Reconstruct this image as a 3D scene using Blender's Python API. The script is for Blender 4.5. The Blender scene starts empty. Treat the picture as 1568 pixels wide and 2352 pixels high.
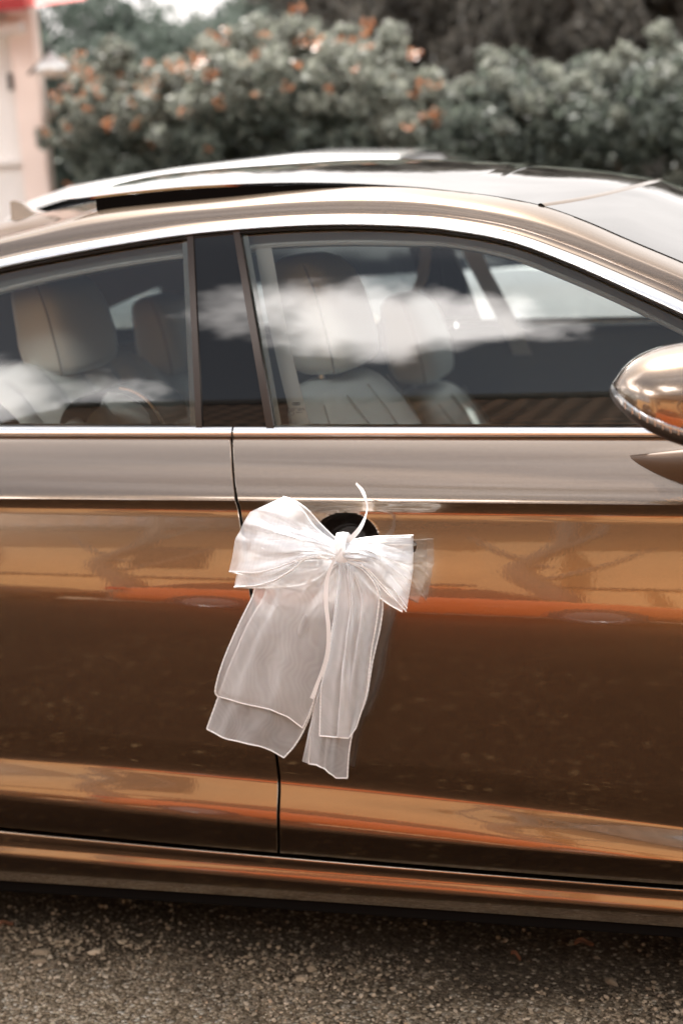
import bpy, bmesh, math, random
import numpy as np
from mathutils import Vector, noise as mnoise
R = math.radians
random.seed(7)
S = bpy.context.scene
COL = S.collection

# ------------------------------------------------------------ camera
F, UC, VC = 3500.0, 784.0, 1176.0          # focal length and centre of the 1568 x 2352 plate
CAM = np.array([0.0, -2.14, 1.34])
yaw, pit, rol = R(18), R(12.5), R(3.8)
fwd = np.array([-math.sin(yaw)*math.cos(pit), math.cos(yaw)*math.cos(pit), -math.sin(pit)])
r0 = np.array([math.cos(yaw), math.sin(yaw), 0.0])
u0 = np.cross(r0, fwd)
RT = r0*math.cos(rol) - u0*math.sin(rol)
UP = r0*math.sin(rol) + u0*math.cos(rol)
cd = bpy.data.cameras.new('camera'); cam = bpy.data.objects.new('camera', cd); COL.objects.link(cam)
from mathutils import Matrix
cam.matrix_world = Matrix(((RT[0], UP[0], -fwd[0], CAM[0]), (RT[1], UP[1], -fwd[1], CAM[1]), (RT[2], UP[2], -fwd[2], CAM[2]), (0, 0, 0, 1)))
cd.sensor_fit = 'VERTICAL'; cd.sensor_height = 36; cd.sensor_width = 24
cd.lens = F*36/2352
cd.clip_start = .05; cd.clip_end = 2000
cd.dof.use_dof = True; cd.dof.focus_distance = 2.2; cd.dof.aperture_fstop = 2.9
S.camera = cam

# ------------------------------------------------------------ node helpers
def mat(name):
    m = bpy.data.materials.new(name); m.use_nodes = True
    n = m.node_tree.nodes; n.clear()
    return m, n, m.node_tree.links
class G:
    def __init__(s, tree): s.t = tree
    def __call__(s, kind, ins=None, **kw):
        n = s.t.nodes.new(kind)
        for k, v in kw.items(): setattr(n, k, v)
        for k, v in (ins or {}).items():
            if isinstance(v, bpy.types.NodeSocket): s.t.links.new(v, n.inputs[k])
            else: n.inputs[k].default_value = v
        return n
    def math(s, op, a, b=0.0, c=0.0, clamp=False):
        return s('ShaderNodeMath', {0: a, 1: b, 2: c}, operation=op, use_clamp=clamp).outputs[0]
    def ramp(s, fac, stops):
        n = s('ShaderNodeValToRGB', {'Fac': fac}); cr = n.color_ramp
        while len(cr.elements) < len(stops): cr.elements.new(.5)
        for e, (p, c) in zip(cr.elements, stops):
            e.position = p; e.color = (*c, 1) if len(c) == 3 else c
        return n.outputs['Color']
    def mix(s, f, a, b, kind='MIX'):
        n = s('ShaderNodeMix', data_type='RGBA', blend_type=kind)
        for k, v in ((0, f), (6, a), (7, b)):
            if isinstance(v, bpy.types.NodeSocket): s.t.links.new(v, n.inputs[k])
            else: n.inputs[k].default_value = v if k == 0 else (*v[:3], 1)
        return n.outputs[2]
    def noise(s, vec, scale, detail=4, rough=.55, dist=0.0, out='Fac'):
        return s('ShaderNodeTexNoise', {'Vector': vec, 'Scale': scale, 'Detail': detail, 'Roughness': rough, 'Distortion': dist}).outputs[out]

# ------------------------------------------------------------ world: Nishita sky with broken cloud
SUN_EL, SUN_AZ = R(60), R(-26)      # azimuth measured from +Y towards +X
W = bpy.data.worlds.new('World'); S.world = W; W.use_nodes = True
W.node_tree.nodes.clear()
g = G(W.node_tree)
sky = g('ShaderNodeTexSky', sky_type='NISHITA', sun_disc=False, sun_elevation=SUN_EL, sun_rotation=SUN_AZ)
sky.air_density = 1.0; sky.dust_density = 1.5; sky.ozone_density = 1.0
skyc = g('ShaderNodeHueSaturation', {'Saturation': .36, 'Value': .42, 'Color': sky.outputs[0]}).outputs[0]
dirn = g('ShaderNodeTexCoord').outputs['Generated']
sep = g('ShaderNodeSeparateXYZ', {0: dirn})
dz = g.math('MAXIMUM', sep.outputs['Z'], 0.0)
den = g.math('ADD', dz, .16)
pl = g('ShaderNodeCombineXYZ', {'X': g.math('DIVIDE', sep.outputs['X'], den), 'Y': g.math('DIVIDE', sep.outputs['Y'], den), 'Z': 3.7}).outputs[0]
n1 = g.noise(pl, 1.15, 9, .6, .25)
n2 = g.noise(pl, 4.5, 8, .62, .3)
n3 = g.noise(g('ShaderNodeVectorMath', {0: dirn, 1: (1.9, .6, 1.1)}, operation='MULTIPLY').outputs[0], 10, 8, .62, .1)
nn = g.math('MULTIPLY_ADD', n2, .3, n1)                       # about .65 mean
bias = g.math('MULTIPLY', g.math('ADD', sep.outputs['Y'], 0.12, clamp=True), .55)   # the sunward half is more overcast
def cloud(c, rad):                                             # one cumulus bank at a direction, ragged by the noise
    d_ = g('ShaderNodeVectorMath', {0: dirn, 1: c}, operation='SUBTRACT').outputs[0]
    d_ = g('ShaderNodeVectorMath', {0: d_, 1: rad}, operation='DIVIDE').outputs[0]
    l_ = g('ShaderNodeVectorMath', {0: d_}, operation='LENGTH').outputs['Value']
    e_ = g.math('ADD', g.math('SUBTRACT', 1.0, l_), g.math('MULTIPLY_ADD', n3, 1.7, -.80))
    return g.math('MULTIPLY', e_, 1.9, clamp=True)
CLOUDS = [((-.275, -.70, .655), (.125, .4, .082)), ((-.215, -.74, .645), (.085, .4, .042)), ((-.60, -.72, .45), (.16, .5, .095)), ((.35, -.70, .60), (.22, .4, .09)),
          ((-.9, -.2, .42), (.3, .3, .10)), ((.8, -.45, .35), (.3, .4, .11))]
CM = g.math('MULTIPLY', g.math('SUBTRACT', g.math('ADD', nn, bias), .76), 7.0, clamp=True)
for c in CLOUDS: CM = g.math('MAXIMUM', CM, cloud(*c))
st_ = g('ShaderNodeVectorMath', {0: pl, 1: (2.2, 7.0, 1.0)}, operation='MULTIPLY').outputs[0]
cirrus = g.math('MULTIPLY', g.math('SUBTRACT', g.noise(st_, 1.0, 7, .6, .4), .40), 2.0, clamp=True)          # thin high streaks
cirrus = g.math('MULTIPLY', cirrus, g.math('MULTIPLY', g.math('SUBTRACT', dz, .78), 7.0, clamp=True))
CM = g.math('MAXIMUM', CM, g.math('MULTIPLY', cirrus, .27))
front = g.math('MULTIPLY_ADD', sep.outputs['Y'], -1.6, .55, clamp=True)          # clouds opposite the sun are front-lit
body_ = g.math('MULTIPLY_ADD', n1, .9, .45)
shade = g.math('MULTIPLY', g.math('MULTIPLY_ADD', front, 20.0, 3.4), body_)
ccol = g('ShaderNodeVectorMath', {0: (1.0, .945, .91), 'Scale': shade}, operation='SCALE').outputs[0]
gray = g.mix(CM, skyc, ccol)
bg = g('ShaderNodeBackground', {'Color': gray, 'Strength': .13})
wo = g('ShaderNodeOutputWorld', {'Surface': bg.outputs[0]})

sd = bpy.data.lights.new('sun', 'SUN'); sd.energy = 3.6; sd.angle = R(.6); sd.color = (1, .95, .89)
so = bpy.data.objects.new('sun', sd); COL.objects.link(so)
sdir = Vector((math.sin(SUN_AZ)*math.cos(SUN_EL), math.cos(SUN_AZ)*math.cos(SUN_EL), math.sin(SUN_EL)))
so.rotation_euler = sdir.to_track_quat('Z', 'Y').to_euler()
so.location = (0, 0, 30)
S.view_settings.view_transform = 'Standard'; S.view_settings.look = 'None'
S.view_settings.gamma = 1; S.view_settings.use_curve_mapping = False
S.view_settings.exposure = 2.0
S.render.engine = 'CYCLES'
S.cycles.use_denoising = True
S.cycles.transparent_max_bounces = 24
S.cycles.max_bounces = 9; S.cycles.glossy_bounces = 5; S.cycles.diffuse_bounces = 3; S.cycles.transmission_bounces = 6
S.cycles.caustics_reflective = False; S.cycles.caustics_refractive = False
S.cycles.sample_clamp_indirect = 8

# ------------------------------------------------------------ materials
def OUT(g, sh, disp=None):
    o = g('ShaderNodeOutputMaterial', {'Surface': sh})
    return o
def pbsdf(name, col, rough=.5, metal=0.0, coat=0.0, spec=.5, var=0.0, vscale=20, bump=0.0, bscale=100, crough=.03, cior=1.5, sheen=0.0):
    m, n, l = mat(name); g = G(m.node_tree)
    tc = g('ShaderNodeTexCoord').outputs['Object']
    c = (*col, 1)
    if var:
        f = g.noise(tc, vscale, 5)
        c = g.mix(f, tuple(x*(1-var) for x in col), tuple(min(1, x*(1+var)) for x in col))
    ins = {'Base Color': c, 'Roughness': rough, 'Metallic': metal, 'Coat Weight': coat, 'Coat Roughness': crough, 'Coat IOR': cior, 'Specular IOR Level': spec}
    if bump:
        b = g('ShaderNodeBump', {'Height': g.noise(tc, bscale, 4), 'Strength': bump, 'Distance': .002})
        ins['Normal'] = b.outputs[0]
    p = g('ShaderNodeBsdfPrincipled', ins)
    OUT(g, p.outputs[0]); return m

def paint():
    m, n, l = mat('bronze_metallic_paint'); g = G(m.node_tree)
    tc = g('ShaderNodeTexCoord').outputs['Object']
    fl = g.noise(tc, 1900, 2, .6)
    col = g.mix(g.math('MULTIPLY_ADD', g.math('SUBTRACT', fl, .5), 2.6, .5, clamp=True), (.135, .090, .058), (.335, .246, .172))
    peel = g('ShaderNodeBump', {'Height': g.noise(tc, 210, 2, .5), 'Strength': .018, 'Distance': .0012}).outputs[0]
    flb = g('ShaderNodeBump', {'Height': g.noise(tc, 1500, 1, .5), 'Strength': .05, 'Distance': .0004}).outputs[0]
    p = g('ShaderNodeBsdfPrincipled', {'Base Color': col, 'Metallic': 1.0, 'Roughness': .25, 'Normal': flb,
          'Coat Weight': 1.0, 'Coat Roughness': .012, 'Coat IOR': 1.85, 'Coat Normal': peel})
    OUT(g, p.outputs[0]); return m
PAINT = paint()

def glassmat(name, tint, ior=1.85, rough=0.0):
    m, n, l = mat(name); g = G(m.node_tree)
    fr = g('ShaderNodeFresnel', {'IOR': ior}).outputs[0]
    t = g('ShaderNodeBsdfTransparent', {'Color': (*tint, 1)})
    gl = g('ShaderNodeBsdfGlossy', {'Roughness': rough, 'Color': (1, 1, 1, 1)})
    mx = g('ShaderNodeMixShader', {0: fr, 1: t.outputs[0], 2: gl.outputs[0]})
    OUT(g, mx.outputs[0]); return m
GLASS = glassmat('window_glass', (.90, .95, .935), 1.70)
GLASS_DARK = glassmat('tinted_window_glass', (.28, .31, .31), 1.55)
ROOFGLASS = pbsdf('dark_roof_glass', (.012, .013, .014), .03, 0, 1.0, .5, cior=1.9, crough=.005)
CHROME = pbsdf('satin_aluminium', (.88, .88, .88), .28, 1.0)
RUBBER = pbsdf('black_rubber', (.012, .012, .012), .5)
GLOSSBLACK = pbsdf('gloss_black_trim', (.006, .006, .006), .012, 0, 0.0, .5)
TRIMBROWN = pbsdf('brown_pillar_strip', (.035, .024, .018), .25, .3)
LEATHER = pbsdf('pale_grey_leather', (.74, .77, .755), .45, var=.05, vscale=6, bump=.35, bscale=420)
SEAM = pbsdf('dark_seam_thread', (.38, .39, .38), .8)
DARKTRIM = pbsdf('dark_grey_interior_trim', (.15, .165, .16), .6, var=.1, vscale=12, bump=.2, bscale=500)
MIDTRIM = pbsdf('mid_grey_interior_trim', (.17, .18, .178), .6, bump=.2, bscale=500)
LIGHTTRIM = pbsdf('light_grey_interior_trim', (.44, .45, .44), .5, bump=.2, bscale=500)
BELT = pbsdf('grey_seatbelt_webbing', (.42, .44, .44), .7, bump=.5, bscale=900)
HEADLIN = pbsdf('charcoal_headliner', (.045, .048, .047), .9)
UNDER = pbsdf('black_underbody', (.005, .004, .0035), 1.0, spec=.03)
PLASTIC = pbsdf('dark_brown_mirror_plastic', (.045, .035, .028), .38, .2)
TYRE = pbsdf('tyre_rubber', (.02, .02, .02), .75)
RIM = pbsdf('silver_rim', (.5, .5, .5), .3, .9)
LED = pbsdf('clear_lamp_lens', (.55, .56, .57), .12, .7, 0.0)
BLACKINK = pbsdf('black_glass_etching', (.02, .02, .02), .6)

# ------------------------------------------------------------ object helpers
def tag(o, label=None, cat=None, group=None, kind=None):
    if label: o['label'] = label
    if cat: o['category'] = cat
    if group: o['group'] = group
    if kind: o['kind'] = kind
    return o
def thing(name, label, cat, loc=(0, 0, 0), group=None):
    o = bpy.data.objects.new(name, None); COL.objects.link(o); o.location = loc; o.empty_display_size = .1
    return tag(o, label, cat, group)
def mesh(name, verts, faces, m, parent=None, smooth=True, sharp_angle=None):
    me = bpy.data.meshes.new(name); me.from_pydata([tuple(map(float, v)) for v in verts], [], faces)
    me.materials.append(m)
    if smooth:
        me.polygons.foreach_set('use_smooth', [True]*len(me.polygons))
        if sharp_angle is not None: me.set_sharp_from_angle(angle=R(sharp_angle))
    me.validate(); me.update()
    o = bpy.data.objects.new(name, me); COL.objects.link(o)
    if parent is not None:
        o.parent = parent; o.location = -Vector(parent.location)
    return o
def grid(name, P, m, parent=None, smooth=True, sharp=35, flip=False, close=False):
    """P: rows x cols x 3"""
    P = np.asarray(P, float); a, b = P.shape[:2]
    f = []
    cc = b if close else b-1
    for i in range(a-1):
        for j in range(cc):
            j2 = (j+1) % b
            q = (i*b+j, i*b+j2, (i+1)*b+j2, (i+1)*b+j)
            f.append(q[::-1] if flip else q)
    return mesh(name, P.reshape(-1, 3), f, m, parent, smooth, sharp)
def box(name, lo, hi, m, parent=None, bev=0.0):
    bm = bmesh.new(); bmesh.ops.create_cube(bm, size=1)
    c = [(a+b)/2 for a, b in zip(lo, hi)]; s = [abs(b-a) for a, b in zip(lo, hi)]
    for v in bm.verts: v.co = Vector((v.co.x*s[0]+c[0], v.co.y*s[1]+c[1], v.co.z*s[2]+c[2]))
    if bev: bmesh.ops.bevel(bm, geom=bm.edges[:], offset=bev, segments=2, affect='EDGES', profile=.5)
    me = bpy.data.meshes.new(name); bm.to_mesh(me); bm.free(); me.materials.append(m)
    o = bpy.data.objects.new(name, me); COL.objects.link(o)
    if parent is not None: o.parent = parent; o.location = -Vector(parent.location)
    return o
def tube(name, pts, rad, m, parent=None, n=6, twist=0.0, cap=True):
    pts = [np.asarray(p, float) for p in pts]; rows = []
    k = len(pts)
    for i, p in enumerate(pts):
        t = pts[min(i+1, k-1)] - pts[max(i-1, 0)]; t = t/(np.linalg.norm(t)+1e-9)
        a = np.cross(t, [0, 1, 0]) if abs(t[1]) < .9 else np.cross(t, [0, 0, 1]); a /= np.linalg.norm(a); b = np.cross(t, a)
        r = rad[i] if hasattr(rad, '__len__') else rad
        rr = r*(1+.22*math.sin(i*2.1)*twist)
        rows.append([p + rr*(math.cos(q)*a + math.sin(q)*b) for q in np.linspace(0, 2*math.pi, n, endpoint=False)])
    rows = np.array(rows); V = rows.reshape(-1, 3).tolist(); f = []
    for i in range(k-1):
        for j in range(n): f.append((i*n+j, i*n+(j+1) % n, (i+1)*n+(j+1) % n, (i+1)*n+j))
    if cap: f.append(tuple(range(n))[::-1]); f.append(tuple((k-1)*n+j for j in range(n)))
    return mesh(name, V, f, m, parent, True, 60)
def resample(pts, n, smooth=True):
    """arc-length resample with Catmull-Rom smoothing"""
    pts = np.asarray(pts, float)
    if smooth and len(pts) > 2:
        q = [];  P = np.vstack([2*pts[0]-pts[1], pts, 2*pts[-1]-pts[-2]])
        for i in range(1, len(P)-2):
            for t in np.linspace(0, 1, 12, endpoint=False):
                a, b, c, d = P[i-1], P[i], P[i+1], P[i+2]
                q.append(.5*(2*b+(c-a)*t+(2*a-5*b+4*c-d)*t*t+(3*b-a-3*c+d)*t**3))
        q.append(pts[-1]); pts = np.array(q)
    s = np.r_[0, np.cumsum(np.linalg.norm(np.diff(pts, axis=0), axis=1))]
    t = np.linspace(0, s[-1], n)
    return np.array([np.interp(t, s, pts[:, k]) for k in range(pts.shape[1])]).T

# ------------------------------------------------------------ measuring: where a sight line meets a surface of the car
def ray(u, v):
    d = fwd + RT*(u-UC)/F - UP*(v-VC)/F
    return d/np.linalg.norm(d)
def hit(u, v, f):
    """f: constant Y or function (x,z)->Y"""
    d = ray(u, v); Y = f if not callable(f) else 0.1
    for _ in range(14):
        t = (Y-CAM[1])/d[1]; p = CAM+t*d
        if not callable(f): break
        Y2 = f(p[0], p[2])
        if abs(Y2-Y) < 1e-6: break
        Y = Y+(Y2-Y)*.8
    return p
XC = -.7
def bow(x): return .016*(x-XC)**2
# ------------------------------------------------------------ car side section
# key lines of the body, image height at the left, middle and right of the frame
KEY = [(1003, 1004, 1005), (1145, 1152.5, 1160), (1666, 1741, 1820), (1738, 1804, 1899), (1829, 1914, 1982), (1899, 1971, 2033)]
KM = [k[1] for k in KEY]
def kv(vm):
    """heights at u=0,784,1568 of the line which passes vm in the middle"""
    i = max(0, min(len(KM)-2, int(np.searchsorted(KM, vm, side='right'))-1)); f = (vm-KM[i])/(KM[i+1]-KM[i])
    return [KEY[i][j]+(KEY[i+1][j]-KEY[i][j])*f for j in range(3)]
ALPHA = [(1004, 62), (1020, 56), (1060, 49), (1110, 44), (1138, 38), (1148, 28), (1152.5, 16), (1153, -16), (1164, -13), (1174, 2), (1182, 12), (1194, 17.5), (1215, 17.5),
         (1260, 15.5), (1310, 13), (1350, 10.3), (1400, 6.3), (1430, 4), (1500, 1.6), (1600, .3), (1740, -1), (1741.5, -6),
         (1780, -8), (1797, -4), (1806, 8), (1816, 18), (1840, 20.5), (1870, 17), (1912, 9.5), (1914.5, -11), (1960, -15), (1971, -22)]
SHARP_V = (1741, 1914)
av = [a[0] for a in ALPHA]; aa = [a[1] for a in ALPHA]
def station_vs(v0, v1, step=5.0):
    ks = sorted(set([v0, v1]+[a for a in av if v0 < a < v1])); out = []
    for a, b in zip(ks, ks[1:]):
        n = max(1, int(math.ceil((b-a)/step))); out += [a+(b-a)*i/n for i in range(n)]
    return out+[v1]
Y0 = .108
def build_stations(vs, alpha, Ystart, zs=None):
    st = []; p = hit(UC, vs[0], Ystart); st.append((vs[0], Ystart))
    Y, z = Ystart, p[2]
    for a, b in zip(vs, vs[1:]):
        al = math.tan(R(alpha((a+b)/2))); d = ray(UC, b)
        # Y - Yi = -(zi - z) tan(al)
        t = (Y-CAM[1] - al*(z-CAM[2]))/(d[1]-al*d[2])
        Y, z = CAM[1]+t*d[1], CAM[2]+t*d[2]
        st.append((b, Y))
    return st
VS = sorted(set(station_vs(1004, 1971)+[float(q) for q in np.arange(1186, 1306, 2)]))
ST = build_stations(VS, lambda v: float(np.interp(v, av, aa)), Y0)
ymin = min(s[1] for s in ST)
def zfit(v3, Y):
    P = [hit(u, v, lambda x, z: Y+bow(x)) for u, v in zip((0, 784, 1568), v3)]
    x = [p[0] for p in P]; z = [p[2] for p in P]
    c = np.polyfit(x, z, 2)
    def f(X):
        X = np.asarray(X, float); Xc = np.clip(X, x[0], x[2]); zz = np.polyval(c, Xc)
        return zz + (X-Xc)*np.polyval(np.polyder(c), Xc)
    return f
ROWF = [(v, Y, zfit(kv(v), Y)) for v, Y in ST]
GAP = [(980, 529), (1003, 531.5), (1080, 534.5), (1146, 542.5), (1165, 548), (1200, 554), (1350, 575), (1500, 598), (1640, 620), (1740, 635), (1800, 641), (1880, 638.5), (2000, 640)]
GAP = [tuple(q) for q in resample(np.array(GAP)[:, ::-1], 220)]
GAP = sorted((q[1], q[0]) for q in GAP)
def gapx(v, Y, dv=0):
    vv = np.interp(600, (0, 784, 1568), kv(v)); uu = np.interp(vv, [q[0] for q in GAP], [q[1] for q in GAP])
    return hit(uu, vv, lambda x, z: Y+bow(x))[0]
GX = [gapx(v, Y) for v, Y in ST]
HC = hit(788, 1247, .0)                    # door handle recess centre
print('skin', [(round(v), round(y, 3)) for v, y in ST[::12]])
HY = float(np.interp(1262, [s_0[0] for s_0 in ST], [s_0[1] for s_0 in ST]))
def recess(x, z):
    r = math.sqrt(((x-HC[0])/.046)**2 + ((z-HC[2])/.036)**2)
    if r >= 1.22: return 0.0
    t = min(1, (1.22-r)/1.22)
    return .036*math.sin(math.pi/2*min(1, 1.5*t*t/(t+.05)))
def panel(name, x0, x1, nx, edge0, edge1, rows, m, parent, gaps=None, rec=False, dense=None):
    """a skin panel of the car side; x0/x1 numbers or lists per row; edge: rounded return into the gap"""
    P = []
    for i, (v, Y, zf) in enumerate(rows):
        a = x0[i] if hasattr(x0, '__len__') else x0; b = x1[i] if hasattr(x1, '__len__') else x1
        if dense:   # finer columns around the recess
            xs = np.r_[np.linspace(a, dense[0], 60, endpoint=False), np.linspace(dense[0], dense[1], 70, endpoint=False), np.linspace(dense[1], b, 60)]
        else: xs = np.linspace(a, b, nx)
        zs = zf(xs); row = [[x, Y+bow(x)+(recess(x, z) if rec else 0), z] for x, z in zip(xs, zs)]
        if edge0: row = [[a-.0014, Y+bow(a)+.030, zs[0]], [a-.0014, Y+bow(a)+.0022, zs[0]], [a-.0009, Y+bow(a)+.0007, zs[0]]] + row
        if edge1: row = row + [[b+.0009, Y+bow(b)+.0007, zs[-1]], [b+.0014, Y+bow(b)+.0022, zs[-1]], [b+.0014, Y+bow(b)+.030, zs[-1]]]
        P.append(row)
    P = np.array(P)
    # returns at the top and the bottom
    top = P[0].copy(); top[:, 1] += .03; top[:, 2] += .002
    bot = P[-1].copy(); bot[:, 1] += .035; bot[:, 2] += .001
    b2 = P[-1].copy(); b2[:, 1] += .0015; b2[:, 2] -= .001
    P = np.concatenate([top[None], P, b2[None], bot[None]])
    return grid(name, P, m, parent, True, 18)
def mirrored(o, name=None, m=None):
    """the same panel on the far side of the car"""
    me = o.data.copy(); c = np.empty(len(me.vertices)*3); me.vertices.foreach_get('co', c); c = c.reshape(-1, 3)
    c[:, 1] = 2*YM-c[:, 1]; me.vertices.foreach_set('co', c.ravel()); me.flip_normals(); me.update()
    o2 = bpy.data.objects.new(name or o.name.split('.')[0], me); COL.objects.link(o2); o2.parent = o.parent; o2.location = o.location
    if m: me.materials.clear(); me.materials.append(m)
    return o2
YM = .90
car = thing('parked_car', 'bronze brown coupe with raised sunroof and white bow on its door handle', 'car', (-.8, .9, 0))
XR, XF = -2.35, .62                        # ends of the modelled door panels
g2 = .0031
fd = panel('front_door', [x+g2 for x in GX], XF, 0, True, True, ROWF, PAINT, car, rec=True, dense=(HC[0]-.09, HC[0]+.09))
rd = panel('rear_door', XR, [x-g2 for x in GX], 170, True, True, ROWF, PAINT, car)
fdf = mirrored(fd); rdf = mirrored(rd)
# dark seal behind the gap between the doors
P = []
for (v, Y, zf), gx in zip(ROWF[::3], GX[::3]):
    P.append([[gx-.03, Y+.022+bow(gx), float(zf(gx))], [gx+.03, Y+.022+bow(gx), float(zf(gx))]])
grid('door_seal', P, RUBBER, car, True, 60)
# rear quarter panel and front wing, plain continuations outside the frame
for nm, a, b in (('rear_quarter_panel', -3.1, XR-.006), ('front_wing', XF+.006, 1.5)):
    q = panel(nm, a, b, 24, False, False, ROWF[::3]+[ROWF[-1]], PAINT, car); mirrored(q)
# inner box of the doors keeps light out of the shell
# ------------------------------------------------------------ sill
SA = [(1979, 78), (1981, 60), (1983.5, 10), (1987, -4), (1996, -5), (2003, 8), (2010, 19), (2020, 17), (2033, 6), (2036, -10), (2055, -15), (2074, -30)]
SKEY = [(1907, 1979, 2041), (1942, 2004, 2068), (1965, 2035, 2097), (2022, 2074, 2130)]
skm = [k[1] for k in SKEY]
def skv(vm):
    i = max(0, min(len(skm)-2, int(np.searchsorted(skm, vm, side='right'))-1)); f = (vm-skm[i])/(skm[i+1]-skm[i])
    return [SKEY[i][j]+(SKEY[i+1][j]-SKEY[i][j])*f for j in range(3)]
svs = []
for a, b in zip(SA, SA[1:]):
    n = max(1, int((b[0]-a[0])/2)); svs += [a[0]+(b[0]-a[0])*i/n for i in range(n)]
svs.append(SA[-1][0])
sst = build_stations(svs, lambda v: float(np.interp(v, [a[0] for a in SA], [a[1] for a in SA])), ROWF[-1][1]+.008)
SROW = [(v, Y, zfit(skv(v), Y)) for v, Y in sst]
sxs = np.linspace(-2.3, 1.2, 120)
P = [[[x, Y+bow(x), z] for x, z in zip(sxs, zf(sxs))] for v, Y, zf in SROW]
t0 = [[p[0], p[1]+.05, p[2]+.002] for p in P[0]]; b0 = [[p[0], p[1]+.14, p[2]-.012] for p in P[-1]]
sill = grid('door_sill', [t0]+P+[b0], PAINT, car, True, 40); mirrored(sill)
lipk = zfit((2046, 2098, 2154), sst[-1][1]+.012)
lip = grid('sill_lip', [[[x, sst[-1][1]+.010+bow(x), float(SROW[-1][2](x))+.004] for x in sxs], [[x, sst[-1][1]+.006+bow(x), float(lipk(x))+.004] for x in sxs], [[x, sst[-1][1]+.012+bow(x), float(lipk(x))] for x in sxs], [[x, sst[-1][1]+.18+bow(x), float(lipk(x))+.01] for x in sxs]], UNDER, car, True, 40); mirrored(lip)
zs_sill = P[-1][60][2]
box('underbody', (-3.0, .13, zs_sill-.008), (1.4, 1.67, zs_sill+.03), UNDER, car)
box('cabin_floor', (-2.9, .14, zs_sill+.035), (.9, 1.66, zs_sill+.06), DARKTRIM, car)
# inner closing walls (side impact structure) behind the door skins
for s in (1, -1):
    y = YM-s*(YM-.135); y2 = YM-s*(YM-.105)
    box('door_inner_panel', (-2.9, min(y, y2), zs_sill+.06), (.75, max(y, y2), .895), DARKTRIM if s == 1 else MIDTRIM, car, .01)

# ------------------------------------------------------------ glass surface
ZB = hit(784, 985, .113)[2]
YB = .114
def tana(z):
    a = 17+(31-17)*min(max((z-ZB)/.30, -.2), 1.15); return math.tan(R(a))
zt = np.linspace(ZB-.1, ZB+.6, 400); yt = np.zeros(400)
for i in range(1, 400): yt[i] = yt[i-1]+tana((zt[i]+zt[i-1])/2)*(zt[i]-zt[i-1])
yt = yt-np.interp(ZB, zt, yt)+YB
def YG(x, z): return float(np.interp(z, zt, yt)) + bow(x) + .03*max(0, x+.25)**2
def line3(uv, off=0.0, base=YG, n=None, smooth=True):
    """image polyline -> 3D polyline on the glass surface pushed off by off (+ = into the car)"""
    uv = resample(uv, n or 90, smooth)
    return np.array([hit(u, v, lambda x, z: base(x, z)+off) for u, v in uv])
def fx(P3):
    P3 = P3[np.argsort(P3[:, 0])]; x, y, z = P3.T
    def f(X):
        X = np.asarray(X, float); Xc = np.clip(X, x[0], x[-1])
        k = 6
        s0y = (y[k]-y[0])/(x[k]-x[0]); s0z = (z[k]-z[0])/(x[k]-x[0]); s1y = (y[-1]-y[-1-k])/(x[-1]-x[-1-k]); s1z = (z[-1]-z[-1-k])/(x[-1]-x[-1-k])
        dy = np.where(X < x[0], (X-x[0])*s0y, np.where(X > x[-1], (X-x[-1])*s1y, 0)); dzz = np.where(X < x[0], (X-x[0])*s0z, np.where(X > x[-1], (X-x[-1])*s1z, 0))
        return np.interp(Xc, x, y)+dy, np.interp(Xc, x, z)+dzz
    return f
CT = [(-330, 705), (-160, 641), (0, 597), (135, 568), (271, 544.6), (406, 523.6), (531, 511), (666, 501.5), (802, 498), (937, 501.5), (1037, 509.5), (1172, 534), (1308, 581), (1443, 637), (1568, 692.6), (1720, 768), (1900, 870)]
CB = [(-330, 728), (-160, 662), (0, 617.5), (135, 590), (271, 565), (406, 544.6), (531, 531), (666, 521.5), (802, 517.5), (937, 521.6), (1037, 531), (1172, 556), (1308, 606), (1443, 667), (1568, 725), (1720, 800), (1900, 905)]
SB = [(u, v+9) for u, v in CB]
C1 = [(u, v-9-6*max(0, u-800)/768) for u, v in CT]
C2 = [(-330, 655), (-160, 598), (0, 560), (135, 533), (339, 497), (531, 479.5), (666, 470), (802, 466), (937, 470), (1037, 481), (1172, 506), (1308, 542), (1443, 594), (1568, 645), (1720, 715), (1900, 810)]
C3 = [(-330, 640), (-160, 584), (0, 543), (100, 517), (213, 486), (339, 470), (531, 452), (666, 438.5), (802, 429.4), (900, 428.5), (954, 430.5), (1037, 439), (1138, 452), (1242, 473), (1342, 508), (1443, 552), (1568, 604.6), (1720, 672), (1900, 765)]
def s_(uv): return line3(uv, smooth=True, n=140)
L_CT, L_CB, L_SB = s_(CT), s_(CB), s_(SB)
fCT, fCB, fSB = fx(L_CT), fx(L_CB), fx(L_SB)
fC1, fC2, fC3 = fx(line3(C1, .004, n=140)), fx(line3(C2, .0045, n=140)), fx(line3(C3, .058, n=140))
XS = np.linspace(-2.15, .50, 260)
def curve_rows(fs_offs):
    return [[[x, float(y)+o, float(z)] for x, y, z in zip(XS, *f(XS))] for f, o in fs_offs]
def smooth_section(a, b, c, n):       # quadratic through control b
    return [[[(1-t)**2*p[k]+2*t*(1-t)*q[k]+t*t*r_[k] for k in range(3)] for p, q, r_ in zip(a, b, c)] for t in np.linspace(0, 1, n)]
rCT, rCB, rSB, rC1, rC2, rC3 = [curve_rows([(f, o)])[0] for f, o in ((fCT, -.002), (fCB, -.005), (fSB, -.001), (fC1, 0), (fC2, 0), (fC3, 0))]
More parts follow.
